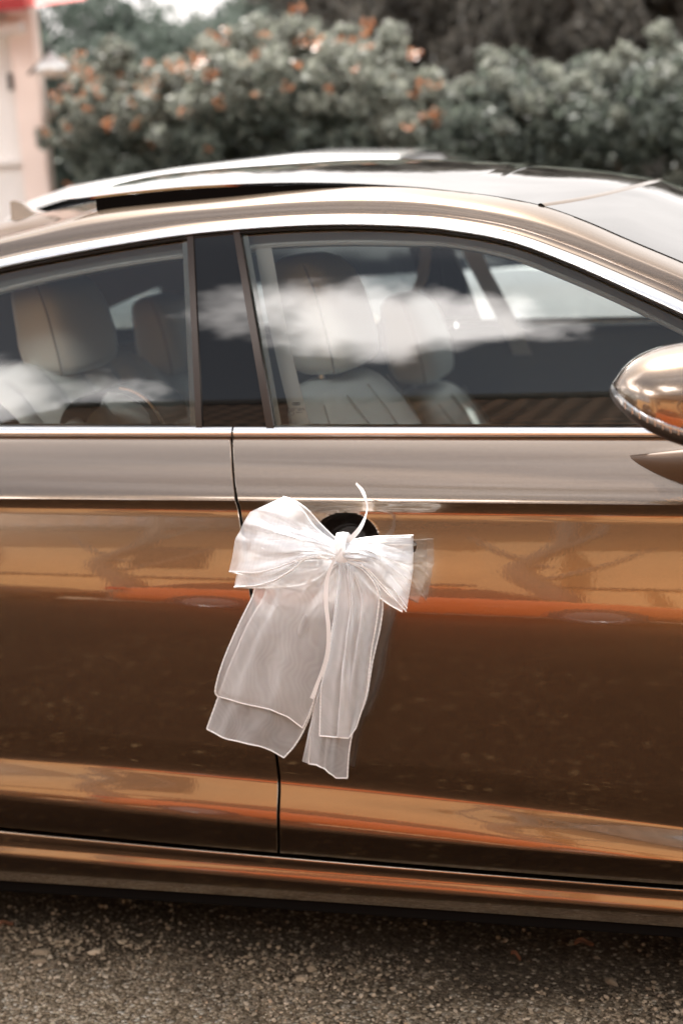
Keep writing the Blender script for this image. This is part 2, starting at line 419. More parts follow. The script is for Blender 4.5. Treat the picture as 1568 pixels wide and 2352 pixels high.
# chrome arch: rounded strip
def mid(a, b, t, dy, dz=0): return [[p[0]+(q[0]-p[0])*t, p[1]+(q[1]-p[1])*t+dy, p[2]+(q[2]-p[2])*t+dz] for p, q in zip(a, b)]
rows = [mid(rCT, rCT, 0, .012), rCT, mid(rCT, rCB, .10, -.0042), mid(rCT, rCB, .3, -.0074), mid(rCT, rCB, .55, -.0088), mid(rCT, rCB, .8, -.0076), mid(rCT, rCB, .93, -.0045), rCB, mid(rCB, rCB, 0, .012)]
arch = grid('chrome_window_arch', rows, CHROME, car, True, 50); mirrored(arch)
# black rubber seal under the chrome
rows = [mid(rCB, rCB, 0, .003, .001), mid(rCB, rSB, .5, .000), mid(rCB, rSB, .9, .001), mid(rSB, rSB, 0, .006)]
seal = grid('window_seal', rows, RUBBER, car, True, 50); mirrored(seal)
# roof side rail, painted
rows = [mid(rCT, rCT, 0, .010, .0)] + [mid(rCT, rCT, 0, .002, .0008)] + [mid(rCT, rC1, .5, .0015)] + [rC1]
low_ = smooth_section(rC1, mid(rC1, rC2, .45, -.0015), rC2, 8)
ctl = [[c2[0], c2[1]+(c2[1]-c1[1])*.9, c2[2]+(c3[2]-c2[2])*.62] for c1, c2, c3 in zip(rC1, rC2, rC3)]
upp = smooth_section(rC2, ctl, rC3, 14)
rail = grid('roof_side_rail', rows+low_[1:]+upp[1:]+[[[p[0], p[1]+.004, p[2]-.0015] for p in rC3], [[p[0], p[1]+.006, p[2]-.02] for p in rC3]], PAINT, car, True, 60)
mirrored(rail)
# belt chrome
zbelt = lambda vm: None
BK = [((976, 978, 975), .006), ((979.5, 981.5, 978.5), .0), ((981, 983, 980), -.002)]
def beltrow(v3, Y): 
    f = zfit(v3, Y); xs = np.linspace(XR, XF, 200); return [[x, Y+bow(x), float(z)] for x, z in zip(xs, f(xs))]
bt = [(974, .126), (980, .118), (980.5, .1125), (983, .1095), (988, .1065), (994, .1045), (999, .1040), (1001.5, .1045), (1002.9, .107), (1003.1, .125)]
gx0 = hit(529.5, 985, .10)[0]
for nm, lo_, hi_ in (('front', gx0+.0015, XF), ('rear', XR, gx0-.0015)):
    rows = []
    for v, Y in bt:
        f = zfit((v-1, v, v+.5), Y); xs = np.linspace(lo_, hi_, 140); rows.append([[x, Y+bow(x), float(z)] for x, z in zip(xs, f(xs))])
    b_ = grid('chrome_belt_strip', rows, CHROME, car, True, 50); mirrored(b_)
# side windows
def pane(name, xa, xb, m, n=80):
    xs = np.linspace(xa, xb, n); y1, z1 = fSB(xs); rows = []
    for t in np.linspace(0, 1, 26):
        zz = (ZB-.012)+(z1+.012-(ZB-.012))*t
        rows.append([[x, YG(x, z)+.004, z] for x, z in zip(xs, zz)])
    return grid(name, rows, m, car, True, 80)
xpm = hit(530, 760, YG)[0]
wf = pane('front_side_window', xpm, .45, GLASS, 120); wr = pane('rear_side_window', -2.1, xpm-.01, GLASS)
mirrored(wf); mirrored(wr, m=GLASS_DARK)
# pillar panel between the windows and its two strips
def strip(name, a0, a1, b0, b1, off, m, th=.004, n=30):
    """quad strip on the glass surface: top edge a0-a1, bottom edge b0-b1 (image points)"""
    rows = []
    for t in np.linspace(0, 1, n):
        p = [a0[0]+(b0[0]-a0[0])*t, a0[1]+(b0[1]-a0[1])*t]; q = [a1[0]+(b1[0]-a1[0])*t, a1[1]+(b1[1]-a1[1])*t]
        L = np.array([hit(p[0]+(q[0]-p[0])*s, p[1]+(q[1]-p[1])*s, lambda x, z: YG(x, z)+off) for s in np.linspace(0, 1, 7)])
        e0, e1 = L[0].copy(), L[-1].copy(); e0[1] += th; e1[1] += th
        L2 = L.copy(); 
        rows.append(np.vstack([e0, L2, e1]))
    return grid(name, rows, m, car, True, 50)
pp = strip('pillar_cover', (440, 530), (541, 520), (461, 985), (621, 985), -.002, GLOSSBLACK)
s1 = strip('pillar_strip', (429, 532), (443, 530), (450, 985), (464, 985), -.006, TRIMBROWN, .008)
s2 = strip('pillar_strip', (533, 520), (548, 520), (612, 985), (629, 985), -.006, TRIMBROWN, .008)
for o in (pp, s1, s2): mirrored(o)
# frosted inner borders of the panes (dark ceramic band seen at the pane ends)
b1 = strip('glass_border', (418, 535), (430, 533), (438, 985), (450, 985), .0055, MIDTRIM, .001)
b2 = strip('glass_border', (547, 522), (566, 522), (628, 985), (648, 985), .0055, DARKTRIM, .001)

# ------------------------------------------------------------ inner door frame bands seen through the glass
IN1 = [(-330, 780), (-160, 712), (0, 668), (135, 636), (271, 610), (406, 590), (531, 578), (600, 566), (700, 560), (802, 557), (937, 559), (1037, 563), (1172, 590), (1308, 642), (1443, 702), (1568, 765), (1720, 840), (1900, 945)]
f_in = fx(line3(IN1, .035, n=140)); rIN = curve_rows([(f_in, 0)])[0]
rTop = mid(rSB, rSB, 0, .03, .015)
fr_ = grid('inner_door_frame', [rTop, mid(rTop, rIN, .5, -.002), mid(rTop, rIN, .93, 0)], MIDTRIM, car, True, 50); mirrored(fr_)
pi_ = grid('frame_piping', [mid(rIN, rIN, 0, -.002, .004), mid(rIN, rIN, 0, -.006, .001), mid(rIN, rIN, 0, -.005, -.003), mid(rIN, rIN, 0, .012, -.007)], LIGHTTRIM, car, True, 50); mirrored(pi_)

# ------------------------------------------------------------ roof surface
ysea = lambda x: float(fC3(x)[0]); zsea = lambda x: float(fC3(x)[1])
SIL = [(-330, 600), (-160, 566), (0, 527), (68, 510), (135, 489), (203, 472), (300, 452), (420, 428), (531, 405), (666, 385), (802, 371), (920, 367), (1037, 369), (1172, 376), (1274, 382.7), (1409, 396), (1511, 414), (1568, 433.5), (1700, 480), (1850, 550)]
SILP = [hit(u, v, YM) for u, v in resample(SIL, 120)]
SILP = np.array(SILP); zc_ = lambda x: float(np.interp(x, SILP[:, 0], SILP[:, 2]))
def ZR(x, y):
    if y > YM: y = 2*YM-y
    ys, zs = ysea(x), zsea(x); t = min(max((y-ys)/(YM-ys), 0), 1)
    return zs+(max(zc_(x), zs+.02)-zs)*(1-(1-t)**2)
hx0 = hit(1242, 472.5, lambda x, z: ysea(x)+.0)[0]; hxm = hit(1511, 414, YM)[0]
def xhead(y):
    w = YM-ysea(hx0); return hx0+(hxm-hx0)*(1-((y-YM)/w)**2)
def roofgrid(name, xa, xb, ya, yb, m, nx, ny, dz=0.0, thick=0.0):
    rows = []
    for j in range(ny+1):
        s = j/ny; row = []
        for i in range(nx+1):
            # find y fraction inside the seams at that x
            s2 = s
            y_ = ysea(hx0)+s2*(2*YM-2*ysea(hx0)); X = (xa(y_) if callable(xa) else xa); X2 = (xb(y_) if callable(xb) else xb); x = X+(X2-X)*i/nx
            y1, y2 = ya(x), yb(x); y = y1+(y2-y1)*s2
            row.append([x, y, ZR(x, y)+dz])
        rows.append(row)
    P = np.array(rows)
    if thick:
        lo = P.copy(); lo[..., 2] -= thick
        P = np.concatenate([lo[::-1][:1], P[:0]]) if False else P
    return P
yn = lambda x: ysea(x)+.005; yf = lambda x: 2*YM-ysea(x)-.005
SEAMX = hit(1206, 388, YM)[0]
TIPX = hit(176, 457, lambda x, z: ysea(x)+.05)[0]
# fixed roof glass in front of the panel, windscreen, header, rear roof skin
P = roofgrid('', -.62, lambda y: xhead(y)-.004, yn, yf, None, 40, 40)
grid('front_roof_glass', P, ROOFGLASS, car, True, 60, flip=True)
P = roofgrid('', lambda y: xhead(y)+.004, .62, yn, yf, None, 60, 40)
grid('windscreen', P, ROOFGLASS, car, True, 60, flip=True)
P = roofgrid('', lambda y: xhead(y)-.006, lambda y: xhead(y)+.006, yn, yf, None, 8, 40)
for k, dz_ in enumerate((.0, .0015, .0025, .003, .003, .0025, .002, .001, -.001)): P[:, k, 2] += dz_
grid('windscreen_header', P, PAINT, car, True, 60, flip=True)
RX1 = hit(212, 486, lambda x, z: ysea(x)+.0)[0]
P = roofgrid('', -3.0, RX1+.01, lambda x: ysea(x)+.002, lambda x: 2*YM-ysea(x)-.002, None, 60, 40)
grid('rear_roof_skin', P, PAINT, car, True, 60, flip=True)
# tilted sunroof panel: near edge follows the measured edge line
PE = [(176, 456.8), (271, 444.7), (406, 431), (531, 424), (666, 420), (802, 421.7), (954, 430), (1037, 438), (1100, 446)]
PEL = np.array([hit(u, v, lambda x, z: ysea(x)+.012) for u, v in resample(PE, 60)])
PC = [(268, 418), (315, 408.5), (420, 396), (531, 385), (666, 375.5), (802, 367.5), (900, 366), (1037, 368), (1172, 375), (1206, 380)]
PCL = np.array([hit(u, v, YM) for u, v in resample(PC, 60)])
zlift = lambda x: float(np.interp(x, PEL[:, 0], PEL[:, 2]))
zmid = lambda x: float(np.interp(x, PCL[:, 0], PCL[:, 2], left=PCL[0, 2]-.0))
rows = []
xe = PEL[-1, 0]
nyp = 30
for j in range(nyp+1):
    s = j/nyp; q = 1-abs(2*s-1); row = []
    xt = TIPX+.02*(1-(1-q)**2)     # slightly bowed rear edge
    for x in np.linspace(xt, xe, 60):
        y1 = ysea(x)+.012; y = y1+(2*YM-2*y1)*s
        fade = min(1, (xe-x)/.12)
        z1 = zlift(x); zm = max(zmid(x) if x > PCL[0, 0] else PCL[0, 2]-(PCL[0, 0]-x)*.08, z1+.012)
        row.append([x, y, z1+(zm-z1)*(1-(1-q)**2)+.0005])
    rows.append(row)
top = np.array(rows); botm = top.copy(); botm[..., 2] -= .0040
ring = []
sun = thing  # noqa
V = np.concatenate([top.reshape(-1, 3), botm.reshape(-1, 3)]); a_, b_ = top.shape[:2]; off = a_*b_; Fc = []
for i in range(a_-1):
    for j in range(b_-1):
        q = (i*b_+j, i*b_+j+1, (i+1)*b_+j+1, (i+1)*b_+j); Fc.append(q); Fc.append(tuple(k+off for k in q[::-1]))
for i in range(a_-1):
    Fc.append((i*b_, (i+1)*b_, (i+1)*b_+off, i*b_+off)); j = b_-1; Fc.append((i*b_+j, i*b_+j+off, (i+1)*b_+j+off, (i+1)*b_+j))
for j in range(b_-1):
    Fc.append((j, j+off, j+1+off, j+1)); i = (a_-1)*b_; Fc.append((i+j, i+j+1, i+j+1+off, i+j+off))
mesh('sunroof_panel', V, Fc, ROOFGLASS, car, True, 30)
# black gasket wall below the raised panel
rows = []
for x in np.linspace(RX1+.004, xe-.02, 60):
    y = ysea(x)+.010
    rows.append([[x, y+.03, zsea(x)-.03], [x, y, zsea(x)-.004], [x, y+.001, max(zlift(x)-.0043, zsea(x)-.003)], [x, y+.03, max(zlift(x)-.0043, zsea(x)-.003)]])
gw = grid('sunroof_gasket', rows, UNDER, car, False); mirrored(gw)
y1 = ysea(RX1)
grid('sunroof_frame_end', [[[RX1+.004, y1+.012, zsea(RX1)-.006], [RX1+.004, y1+.012, zlift(RX1)-.007]], [[RX1+.004, 2*YM-y1-.012, zsea(RX1)-.006], [RX1+.004, 2*YM-y1-.012, zlift(RX1)-.007]]], UNDER, car, False)
# headliner
rows = []
for x in np.linspace(-2.6, .0, 40):
    rows.append([[x, y, ZR(x, y)-.045] for y in np.linspace(ysea(x)+.01, 2*YM-ysea(x)-.01, 24)])
grid('headliner', rows, HEADLIN, car, True, 80)
# antenna fin
fb = hit(66, 492, YM); k = np.linalg.norm(fb-CAM)/F
def fpt(u, v): return hit(u, v, YM)
prof = [fpt(u, v) for u, v in ((37, 504), (30, 484), (25, 463), (33, 460.5), (51, 464), (64, 474), (78, 484), (95, 488), (118, 489), (118, 497), (70, 506))]
V = []; Fc = []
n_ = len(prof); 
for sgn, w in ((-1, 1), (1, 1)):
    for i, p in enumerate(prof):
        ww = .004 if i in (2, 3, 4) else (.010 if i in (1, 5, 6) else .022)
        V.append([p[0], YM+sgn*ww, p[2]])
Fc = [tuple(range(n_)), tuple(range(2*n_-1, n_-1, -1))]+[(i, i+n_, (i+1) % n_+n_, (i+1) % n_) for i in range(n_)]
mesh('antenna_fin', V, Fc, PAINT, car, True, 40)

# ------------------------------------------------------------ door handle
yb0 = lambda z: float(np.interp(-z, [-float(q[2](HC[0])) for q in ROWF], [q[1] for q in ROWF]))
rows = []
for rr_ in np.linspace(1.10, .02, 16):
    rows.append([(lambda x, z: [x, yb0(z)+bow(x)+recess(x, z)-.0012*(1 if rr_ < 1.09 else -1), z])(HC[0]+.046*rr_*math.cos(q), HC[2]+.036*rr_*math.sin(q)) for q in np.linspace(0, 2*math.pi, 40)])
cup_shade = grid('handle_cup', rows, pbsdf('cup_shade_brown', (.010, .006, .004), .25), car, True, 80); cup_shade.parent = fd; cup_shade.location = (0, 0, 0)  # dark liner over the body-coloured recess, its shade given as colour
zh = hit(790, 1262, -.02)
def superring(c, hy, hz, n=16, e=2.6):
    o = []
    for q in np.linspace(0, 2*math.pi, n, endpoint=False):
        cy, sz = math.cos(q), math.sin(q)
        o.append([c[0], c[1]+hy*math.copysign(abs(cy)**(2/e), cy), c[2]+hz*math.copysign(abs(sz)**(2/e), sz)])
    return o
rows = []
for t in np.linspace(-1, 1, 26):
    w = math.sqrt(max(0, 1-abs(t)**5)); c = [HC[0]+.012+t*.108, HY-.014+.026*abs(t)**3, zh[2]-.002]
    rows.append(superring(c, .011*w+.0005, .014*w+.0005))
hd = grid('door_handle', rows, PAINT, car, True, 60, close=True)
hd.parent = fd; hd.location = (0, 0, 0)
# ------------------------------------------------------------ wing mirror
def mline(pts): 
    u = [p[0] for p in pts]; v = [p[1] for p in pts]; return lambda U: float(np.interp(U, u, v))
MT = mline([(1401, 890), (1405, 884), (1414, 868), (1433, 840), (1454, 822), (1493, 804.5), (1530, 796), (1568, 790), (1640, 780), (1720, 781), (1790, 800), (1840, 850), (1856, 930)])
MA = mline([(1401, 893), (1414, 871), (1446, 895), (1493, 922), (1568, 949), (1700, 976), (1856, 975)])
MB_ = mline([(1401, 898), (1408, 884.5), (1446, 913), (1493, 936.5), (1558, 961), (1700, 990), (1856, 980)])
MC = mline([(1401, 905), (1414, 919), (1462, 954), (1509, 981), (1564, 1003), (1640, 1024), (1720, 1035), (1800, 1020), (1856, 985)])
us = [1401.5, 1404, 1408, 1414, 1423, 1433, 1446, 1462, 1480, 1500, 1525, 1550, 1580, 1615, 1650, 1690, 1730, 1770, 1805, 1835, 1856]
YMI = -.20
def mw(u):
    s = (u-1401)/(1856-1401); return .105*math.sqrt(max(.0004, 1-abs(2*s-1)**3.2))
cap, led, hous = [], [], []
for u in us:
    w = mw(u); T, A, B, C = [hit(u, f(u), YMI) for f in (MT, MA, MB_, MC)]
    x = T[0]
    cap.append([[x, YMI-w*(math.cos(q)**.75 if math.cos(q) > 0 else -(abs(math.cos(q))**.75)), A[2]+(T[2]-A[2])*math.sin(q)**.8] for q in np.linspace(0, math.pi, 25)])
    led.append([[x, YMI-w*c_, z] for c_, z in ((1.0, A[2]), (1.012, A[2]*.7+B[2]*.3), (1.012, A[2]*.3+B[2]*.7), (1.0, B[2]))])
    hous.append([[x, YMI-w*.995*(math.cos(q)**.6 if math.cos(q) > 0 else -(abs(math.cos(q))**.6)), B[2]-(B[2]-C[2])*math.sin(q)**.9] for q in np.linspace(0, math.pi, 21)])
mir = mesh('mirror_cap', np.array(cap).reshape(-1, 3), [(i*25+j, i*25+j+1, (i+1)*25+j+1, (i+1)*25+j) for i in range(len(us)-1) for j in range(24)], PAINT, car, True, 60)
l_ = grid('indicator_lamp', led, LED, car, True, 60); l_.parent = mir; l_.location = (0, 0, 0)
h_ = grid('mirror_housing', hous, PLASTIC, car, True, 60); h_.parent = mir; h_.location = (0, 0, 0)
for u in np.arange(1452, 1700, 17.5):
    A, B = hit(u, MA(u), YMI-mw(u)), hit(u+2, MB_(u), YMI-mw(u))
    w = mw(u); xA = hit(u, MA(u), YMI)
    q = box('lamp_rib', (xA[0]-.0005, YMI-w*1.016, hit(u, MB_(u), YMI)[2]), (xA[0]+.0005, YMI-w*1.010, hit(u, MA(u), YMI)[2]), CHROME, None)
    q.parent = l_; q.matrix_parent_inverse = Matrix.Identity(4); q.location = Vector((0, 0, 0)) + Vector((0, 0, 0)); q.location = (0, 0, 0)
c = hit(1700, 1020, -.1)
bx_ = box('mirror_arm', (c[0]-.05, -.16, c[2]-.012), (c[0]+.06, .07, c[2]+.02), PLASTIC, None, .008); bx_.parent = mir

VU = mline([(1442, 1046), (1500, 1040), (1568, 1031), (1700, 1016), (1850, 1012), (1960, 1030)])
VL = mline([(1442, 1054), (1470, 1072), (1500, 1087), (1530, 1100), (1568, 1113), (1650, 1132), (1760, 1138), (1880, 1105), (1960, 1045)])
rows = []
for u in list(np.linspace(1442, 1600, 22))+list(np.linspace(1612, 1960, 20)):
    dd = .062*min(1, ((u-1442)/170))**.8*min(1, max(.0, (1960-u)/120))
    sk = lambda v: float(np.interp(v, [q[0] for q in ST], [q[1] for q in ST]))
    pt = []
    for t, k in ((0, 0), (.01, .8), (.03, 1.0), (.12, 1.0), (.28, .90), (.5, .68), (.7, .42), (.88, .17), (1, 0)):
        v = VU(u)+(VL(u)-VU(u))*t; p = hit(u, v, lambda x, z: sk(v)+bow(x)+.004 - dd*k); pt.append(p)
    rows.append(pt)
shade_wedge = grid('mirror_foot', rows, pbsdf('brown_mirror_shade', (.10, .055, .028), .5), car, True, 60)  # brown wedge added in place of the mirror's shade on the door
# ------------------------------------------------------------ interior
def super_loft(name, secs, m, parent=car, n=28, e=3.2, sub=5, crease=None):
    """secs: (cx,cy,cz,hx,hy) stacked; smooth between"""
    secs = np.array(secs, float); T = resample(secs, (len(secs)-1)*sub+1)
    rows = []
    for s in T:
        rows.append([[s[0]+s[3]*math.copysign(abs(math.cos(q))**(2/e), math.cos(q)), s[1]+s[4]*math.copysign(abs(math.sin(q))**(2/e), math.sin(q)), s[2]] for q in np.linspace(0, 2*math.pi, n, endpoint=False)])
    P = np.array(rows); V = P.reshape(-1, 3).tolist(); a, b = P.shape[:2]
    f = [(i*b+j, i*b+(j+1) % b, (i+1)*b+(j+1) % b, (i+1)*b+j) for i in range(a-1) for j in range(b)]
    f += [tuple(range(b))[::-1], tuple((a-1)*b+j for j in range(b))]
    return mesh(name, V, f, m, parent, True, 70)
def headrest(u, v, Y, w=.13, hxx=.062, hz=.105, lean=.0):
    c = hit(u, v, Y); s = []
    for t in (-1, -.95, -.8, -.4, 0, .4, .7, .88, .97, 1.0):
        k = max(.25, (1-abs(t)**5)**.5 if abs(t) < 1 else .25)
        back = .016*max(0, t)**2
        s.append((c[0]+lean*t-back, c[1], c[2]+hz*t, hxx*(.62+.38*k)*(1-.16*t)*(k**.35), w*(.86+.14*k)*(1-.10*max(0, t)**2)*(k**.25)))
    o = super_loft('headrest', s, LEATHER, sub=4, e=3.6)
    for sd in (-1, 1):      # piping where the side panel meets the face cushion
        pts = [[c[0]+lean*t-.016*max(0, t)**2+hxx*(.62+.38*max(.25, (1-abs(t)**5)**.5))*(1-.16*t)*.52, c[1]+sd*w*(1-.10*max(0, t)**2)*.985*(.86+.14*max(.25, (1-abs(t)**5)**.5)), c[2]+hz*t] for t in np.linspace(-.93, .90, 24)]
        p_ = tube('headrest_piping', pts, .0018, SEAM, car, 5); p_.parent = o; p_.location = (0, 0, 0)
    return o, c
def seat(u, v, Y, z0, hx_=.068, hz_=.105):
    o, c = headrest(u, v, Y, w=.125, hxx=hx_, hz=hz_, lean=-.014)
    st = thing_seat = None
    ps = []
    for s in (-1, 1):
        tube('headrest_post', [[c[0]+.005, c[1]+s*.05, c[2]-.17], [c[0], c[1]+s*.05, c[2]-.05]], .006, CHROME, car)
    # backrest: shoulders narrow at the top, leaning forwards on the way down
    top = c[2]-.115
    secs = []
    for dz, dx, hx, hy in ((0, -.005, .02, .10), (-.008, 0, .045, .14), (-.03, .008, .062, .178), (-.08, .028, .075, .215), (-.17, .065, .085, .238), (-.30, .115, .088, .25), (-.45, .17, .09, .25), (-.6, .22, .09, .25)):
        secs.append((c[0]+dx+.01, c[1], top+dz, hx, hy))
    b = super_loft('seat_backrest', secs, LEATHER, n=36, e=3.0, sub=5)
    # raised centre cushion with seams on the front face
    for s in (-1, 0, 1):
        pts = []
        for dz, dx, hx in ((-.02, .0, .062), (-.08, .028, .077), (-.17, .065, .087), (-.30, .115, .090), (-.45, .17, .092)):
            pts.append([c[0]+dx+.01+hx+.0015, c[1]+s*.13, top+dz])
        tube('seat_seam', resample(pts, 24), .0014, SEAM, car, 6)
    for s in (-1, 1):      # side seams of the bolster
        pts = []
        for dz, dx, hx, hy in ((-.03, .008, .062, .178), (-.08, .028, .075, .215), (-.17, .065, .085, .238), (-.30, .115, .088, .25), (-.45, .17, .09, .25)):
            pts.append([c[0]+dx+.01+hx*.45, c[1]+s*(hy*.985+.001), top+dz])
        tube('seat_seam', resample(pts, 24), .0014, SEAM, car, 6)
    return c
c1 = seat(745, 716, .52, .3); c2 = seat(958, 775, 1.28, .3, .058, .10)
for c in (c1, c2):
    super_loft('seat_cushion', [(c[0]+.42, c[1], .34, .24, .22), (c[0]+.42, c[1], .40, .27, .25), (c[0]+.44, c[1], .48, .26, .25), (c[0]+.44, c[1], .52, .2, .2)], LEATHER, n=32)
# rear seat: pleated bench, two headrests
def rear_seat(u, v, Y):
    o, c = headrest(u, v, Y, .12, .062, .092, -.01)
    for s in (-1, 1): tube('headrest_post', [[c[0], c[1]+s*.05, c[2]-.15], [c[0]-.005, c[1]+s*.05, c[2]-.05]], .006, CHROME, car)
    rows = []
    for i, t in enumerate(np.linspace(0, 1, 26)):
        row = []
        for j, q in enumerate(np.linspace(-1, 1, 61)):
            pleat = .022*abs(math.sin(q*math.pi*2.6))**.6 - (.006 if abs(abs(q)-1) < .02 else 0)
            shoulder = .03*abs(q)**4
            x = c[0]-.03+.17*math.sin(min(1, t*1.25)*math.pi/2)**.8*.55+t*.16+pleat*min(1, t*6)+.0
            z = c[2]-.060-shoulder-.52*t**1.25 + .02*math.sin(min(1, t*5)*math.pi)*.4
            row.append([x, c[1]+q*.30, z])
        rows.append(row)
    back = [[p[0]-.12, p[1], p[2]-.02] for p in rows[0]]
    grid('rear_backrest', [back]+rows, LEATHER, car, True, 50)
    return c
c3 = rear_seat(150, 742, .50); c4 = rear_seat(395, 765, 1.22)
# armrest loop / dark rear bolster low in the rear window
q = hit(265, 985, .30)
rows = []
for t in np.linspace(0, math.pi, 30):
    rows.append([hit(265+105*math.cos(t)*-1, 985-92*math.sin(t)**.8, .32)+np.array([0, dy, 0]) for dy in (-.04, 0, .05, .12)])
grid('rear_door_armrest', rows, DARKTRIM, car, True, 60)
tube('armrest_trim', resample([hit(u, v, .285) for u, v in ((275, 891), (300, 896), (330, 912), (352, 935), (372, 966), (380, 990))], 30), .0032, CHROME, car)
# belts
def beltstrip(name, pts, w, Y, m=BELT):
    P3 = [hit(u, v, y) for (u, v), y in zip(pts, Y)]; P3 = resample(P3, 30); rows = []
    for p in P3: rows.append([[p[0]-w/2, p[1], p[2]], [p[0]-w/4, p[1]-.001, p[2]], [p[0]+w/4, p[1]-.001, p[2]], [p[0]+w/2, p[1], p[2]]])
    V = np.array(rows); return grid(name, V, m, car, True, 80)
beltstrip('seat_belt', [(604, 565), (628, 700), (660, 850), (698, 1000)], .029, [.27, .25, .2, .17])
beltstrip('seat_belt', [(980, 560), (960, 660), (880, 740), (905, 830), (985, 985)], .028, [1.45, 1.42, 1.40, 1.35, 1.28])
beltstrip('pillar_trim', [(1075, 560), (1098, 610), (1140, 690), (1186, 780), (1200, 815)], .047, [1.60]*5, LIGHTTRIM)
# parcel shelf, dashboard, centre console, rear bulkhead
box('parcel_shelf', (-3.0, .2, .84), (c3[0]-.16, 1.6, .875), DARKTRIM, car, .01)
box('dashboard', (.25, .16, .55), (.62, 1.64, .93), DARKTRIM, car, .04)
box('centre_console', (-1.1, .80, .3), (.4, 1.0, .62), DARKTRIM, car, .02)
box('rear_bulkhead', (-3.0, .15, .25), (-2.9, 1.65, .9), DARKTRIM, car)
# door cards with a light top roll
for s in (1, -1):
    rows = []
    for x in np.linspace(-2.2, .5, 60):
        zt_ = float(zfit((985, 985, 985), .08)(x)) if False else ZB-.012-.0*x
        yb = .13+bow(x)
        prof = [(yb+.005, zt_-.004), (yb+.02, zt_+.002), (yb+.045, zt_-.002), (yb+.06, zt_-.018), (yb+.055, zt_-.06), (yb+.07, zt_-.30)]
        rows.append([[x, YM-s*(YM-y), z] for y, z in prof])
    dc = grid('door_card', rows, MIDTRIM if s == -1 else DARKTRIM, car, True, 60)
# rear quarter trim on the far side with a small triangular window opening
A, B, C = [hit(u, v, 1.50) for u, v in ((243, 712), (371, 655), (358, 790))]
D = hit(252, 790, 1.50)
o1, o2, o3, o4 = [hit(u, v, 1.50) for u, v in ((-420, 560), (560, 520), (470, 900), (-420, 900))]
V = [A, B, C, D, o1, o2, o3, o4]
mesh('quarter_trim', V, [(4, 5, 1, 0), (5, 6, 2, 1), (6, 7, 3, 2), (7, 4, 0, 3)], DARKTRIM, car, False)
mesh('quarter_window', [p+np.array([0, .01, 0]) for p in (A, B, C, D)], [(0, 1, 2, 3)], GLASS, car, False)
# etched mark in the lower corner of the front window
def etch_at(u, v): return hit(u, v, lambda x, z: YG(x, z)-.0006+.004)
mk = bpy.data.objects.new('glass_mark', None); COL.objects.link(mk); mk.parent = car; mk.location = -Vector(car.location)
ecol = []
def loop(cu, cv, ru, rv, r=.00045, nm='etched_ring'):
    pts = [etch_at(cu+ru*math.cos(q), cv+rv*math.sin(q)) for q in np.linspace(0, 2*math.pi, 28)]
    t = tube(nm, pts, r, BLACKINK, None, 5, cap=False); t.parent = mk; return t
for k in range(4): loop(674.8+k*3.55, 927.5, 3.5, 2.9)
loop(661.8, 942.3, 4.8, 5.6, .0003); loop(670, 949.3, 5, 4.2, .0003)
def etext(s, u, v, h):
    c_ = bpy.data.curves.new('t', 'FONT'); c_.body = s; c_.size = h; c_.extrude = .0001; c_.align_x = 'CENTER'
    ob = bpy.data.objects.new('t', c_); COL.objects.link(ob)
    dg = bpy.context.evaluated_depsgraph_get(); me = bpy.data.meshes.new_from_object(ob.evaluated_get(dg))
    bpy.data.objects.remove(ob)
    me.materials.clear(); me.materials.append(BLACKINK)
    o = bpy.data.objects.new('etched_text', me); COL.objects.link(o); p = etch_at(u, v)
    o.parent = mk; o.location = Vector(p)+Vector((0, -.001, 0)); o.rotation_euler = (R(72), 0, 0)
etext('E6', 661.8, 945, .0045); etext('AUTO WERK AG', 684, 939, .0028); etext('AW - 000379', 684, 943.5, .0042); etext('E000137', 688, 948.5, .0032)

# ------------------------------------------------------------ wheels outside the frame
def wheel(x, y, r=.33):
    rows = []
    prof = [(0, .10), (.19, .10), (.22, .115), (.29, .11), (.325, .09), (.33, 0), (.325, -.09), (.22, -.11), (0, -.10)]
    for a in np.linspace(0, 2*math.pi, 40, endpoint=False):
        rows.append([[x+p*math.cos(a), y-w_, .33+p*math.sin(a)] for p, w_ in prof])
    w = grid('wheel', rows+[rows[0]], TYRE, car, True, 40)
for x in (-2.62, .98):
    for y in (.17, 1.63): wheel(x, y)

# ------------------------------------------------------------ bow on the handle
def sheer():
    m, n, l = mat('white_organza'); g = G(m.node_tree)
    tc = g('ShaderNodeTexCoord').outputs['Object']
    lw = g('ShaderNodeLayerWeight', {'Blend': .35}).outputs['Facing']
    wd = g('ShaderNodeVectorMath', {0: g.noise(tc, 9, 2, .5, 0, 'Color'), 'Scale': .22}, operation='SCALE').outputs[0]
    wv = g('ShaderNodeTexWave', {'Vector': g('ShaderNodeVectorMath', {0: tc, 1: wd}, operation='ADD').outputs[0], 'Scale': 26.0, 'Distortion': 1.5}).outputs['Fac']
    d = g('ShaderNodeBsdfDiffuse', {'Color': (.95, .965, .99, 1)}); t = g('ShaderNodeBsdfTranslucent', {'Color': (.95, .965, .99, 1)})
    gl = g('ShaderNodeBsdfGlossy', {'Color': (1, 1, 1, 1), 'Roughness': .35})
    dt = g('ShaderNodeMixShader', {0: .22, 1: d.outputs[0], 2: t.outputs[0]})
    dt = g('ShaderNodeMixShader', {0: .06, 1: dt.outputs[0], 2: gl.outputs[0]})
    op = g.math('MULTIPLY_ADD', lw, 1.0, .30)
    op = g.math('ADD', op, g.math('MULTIPLY', g.math('SUBTRACT', wv, .5), .03), clamp=True)
    tr = g('ShaderNodeBsdfTransparent')
    OUT(g, g('ShaderNodeMixShader', {0: op, 1: tr.outputs[0], 2: dt.outputs[0]}).outputs[0]); return m
SHEER = sheer()
SATIN = pbsdf('white_satin', (.92, .91, .92), .4)
CORD = pbsdf('white_hem_thread', (.93, .92, .92), .6)
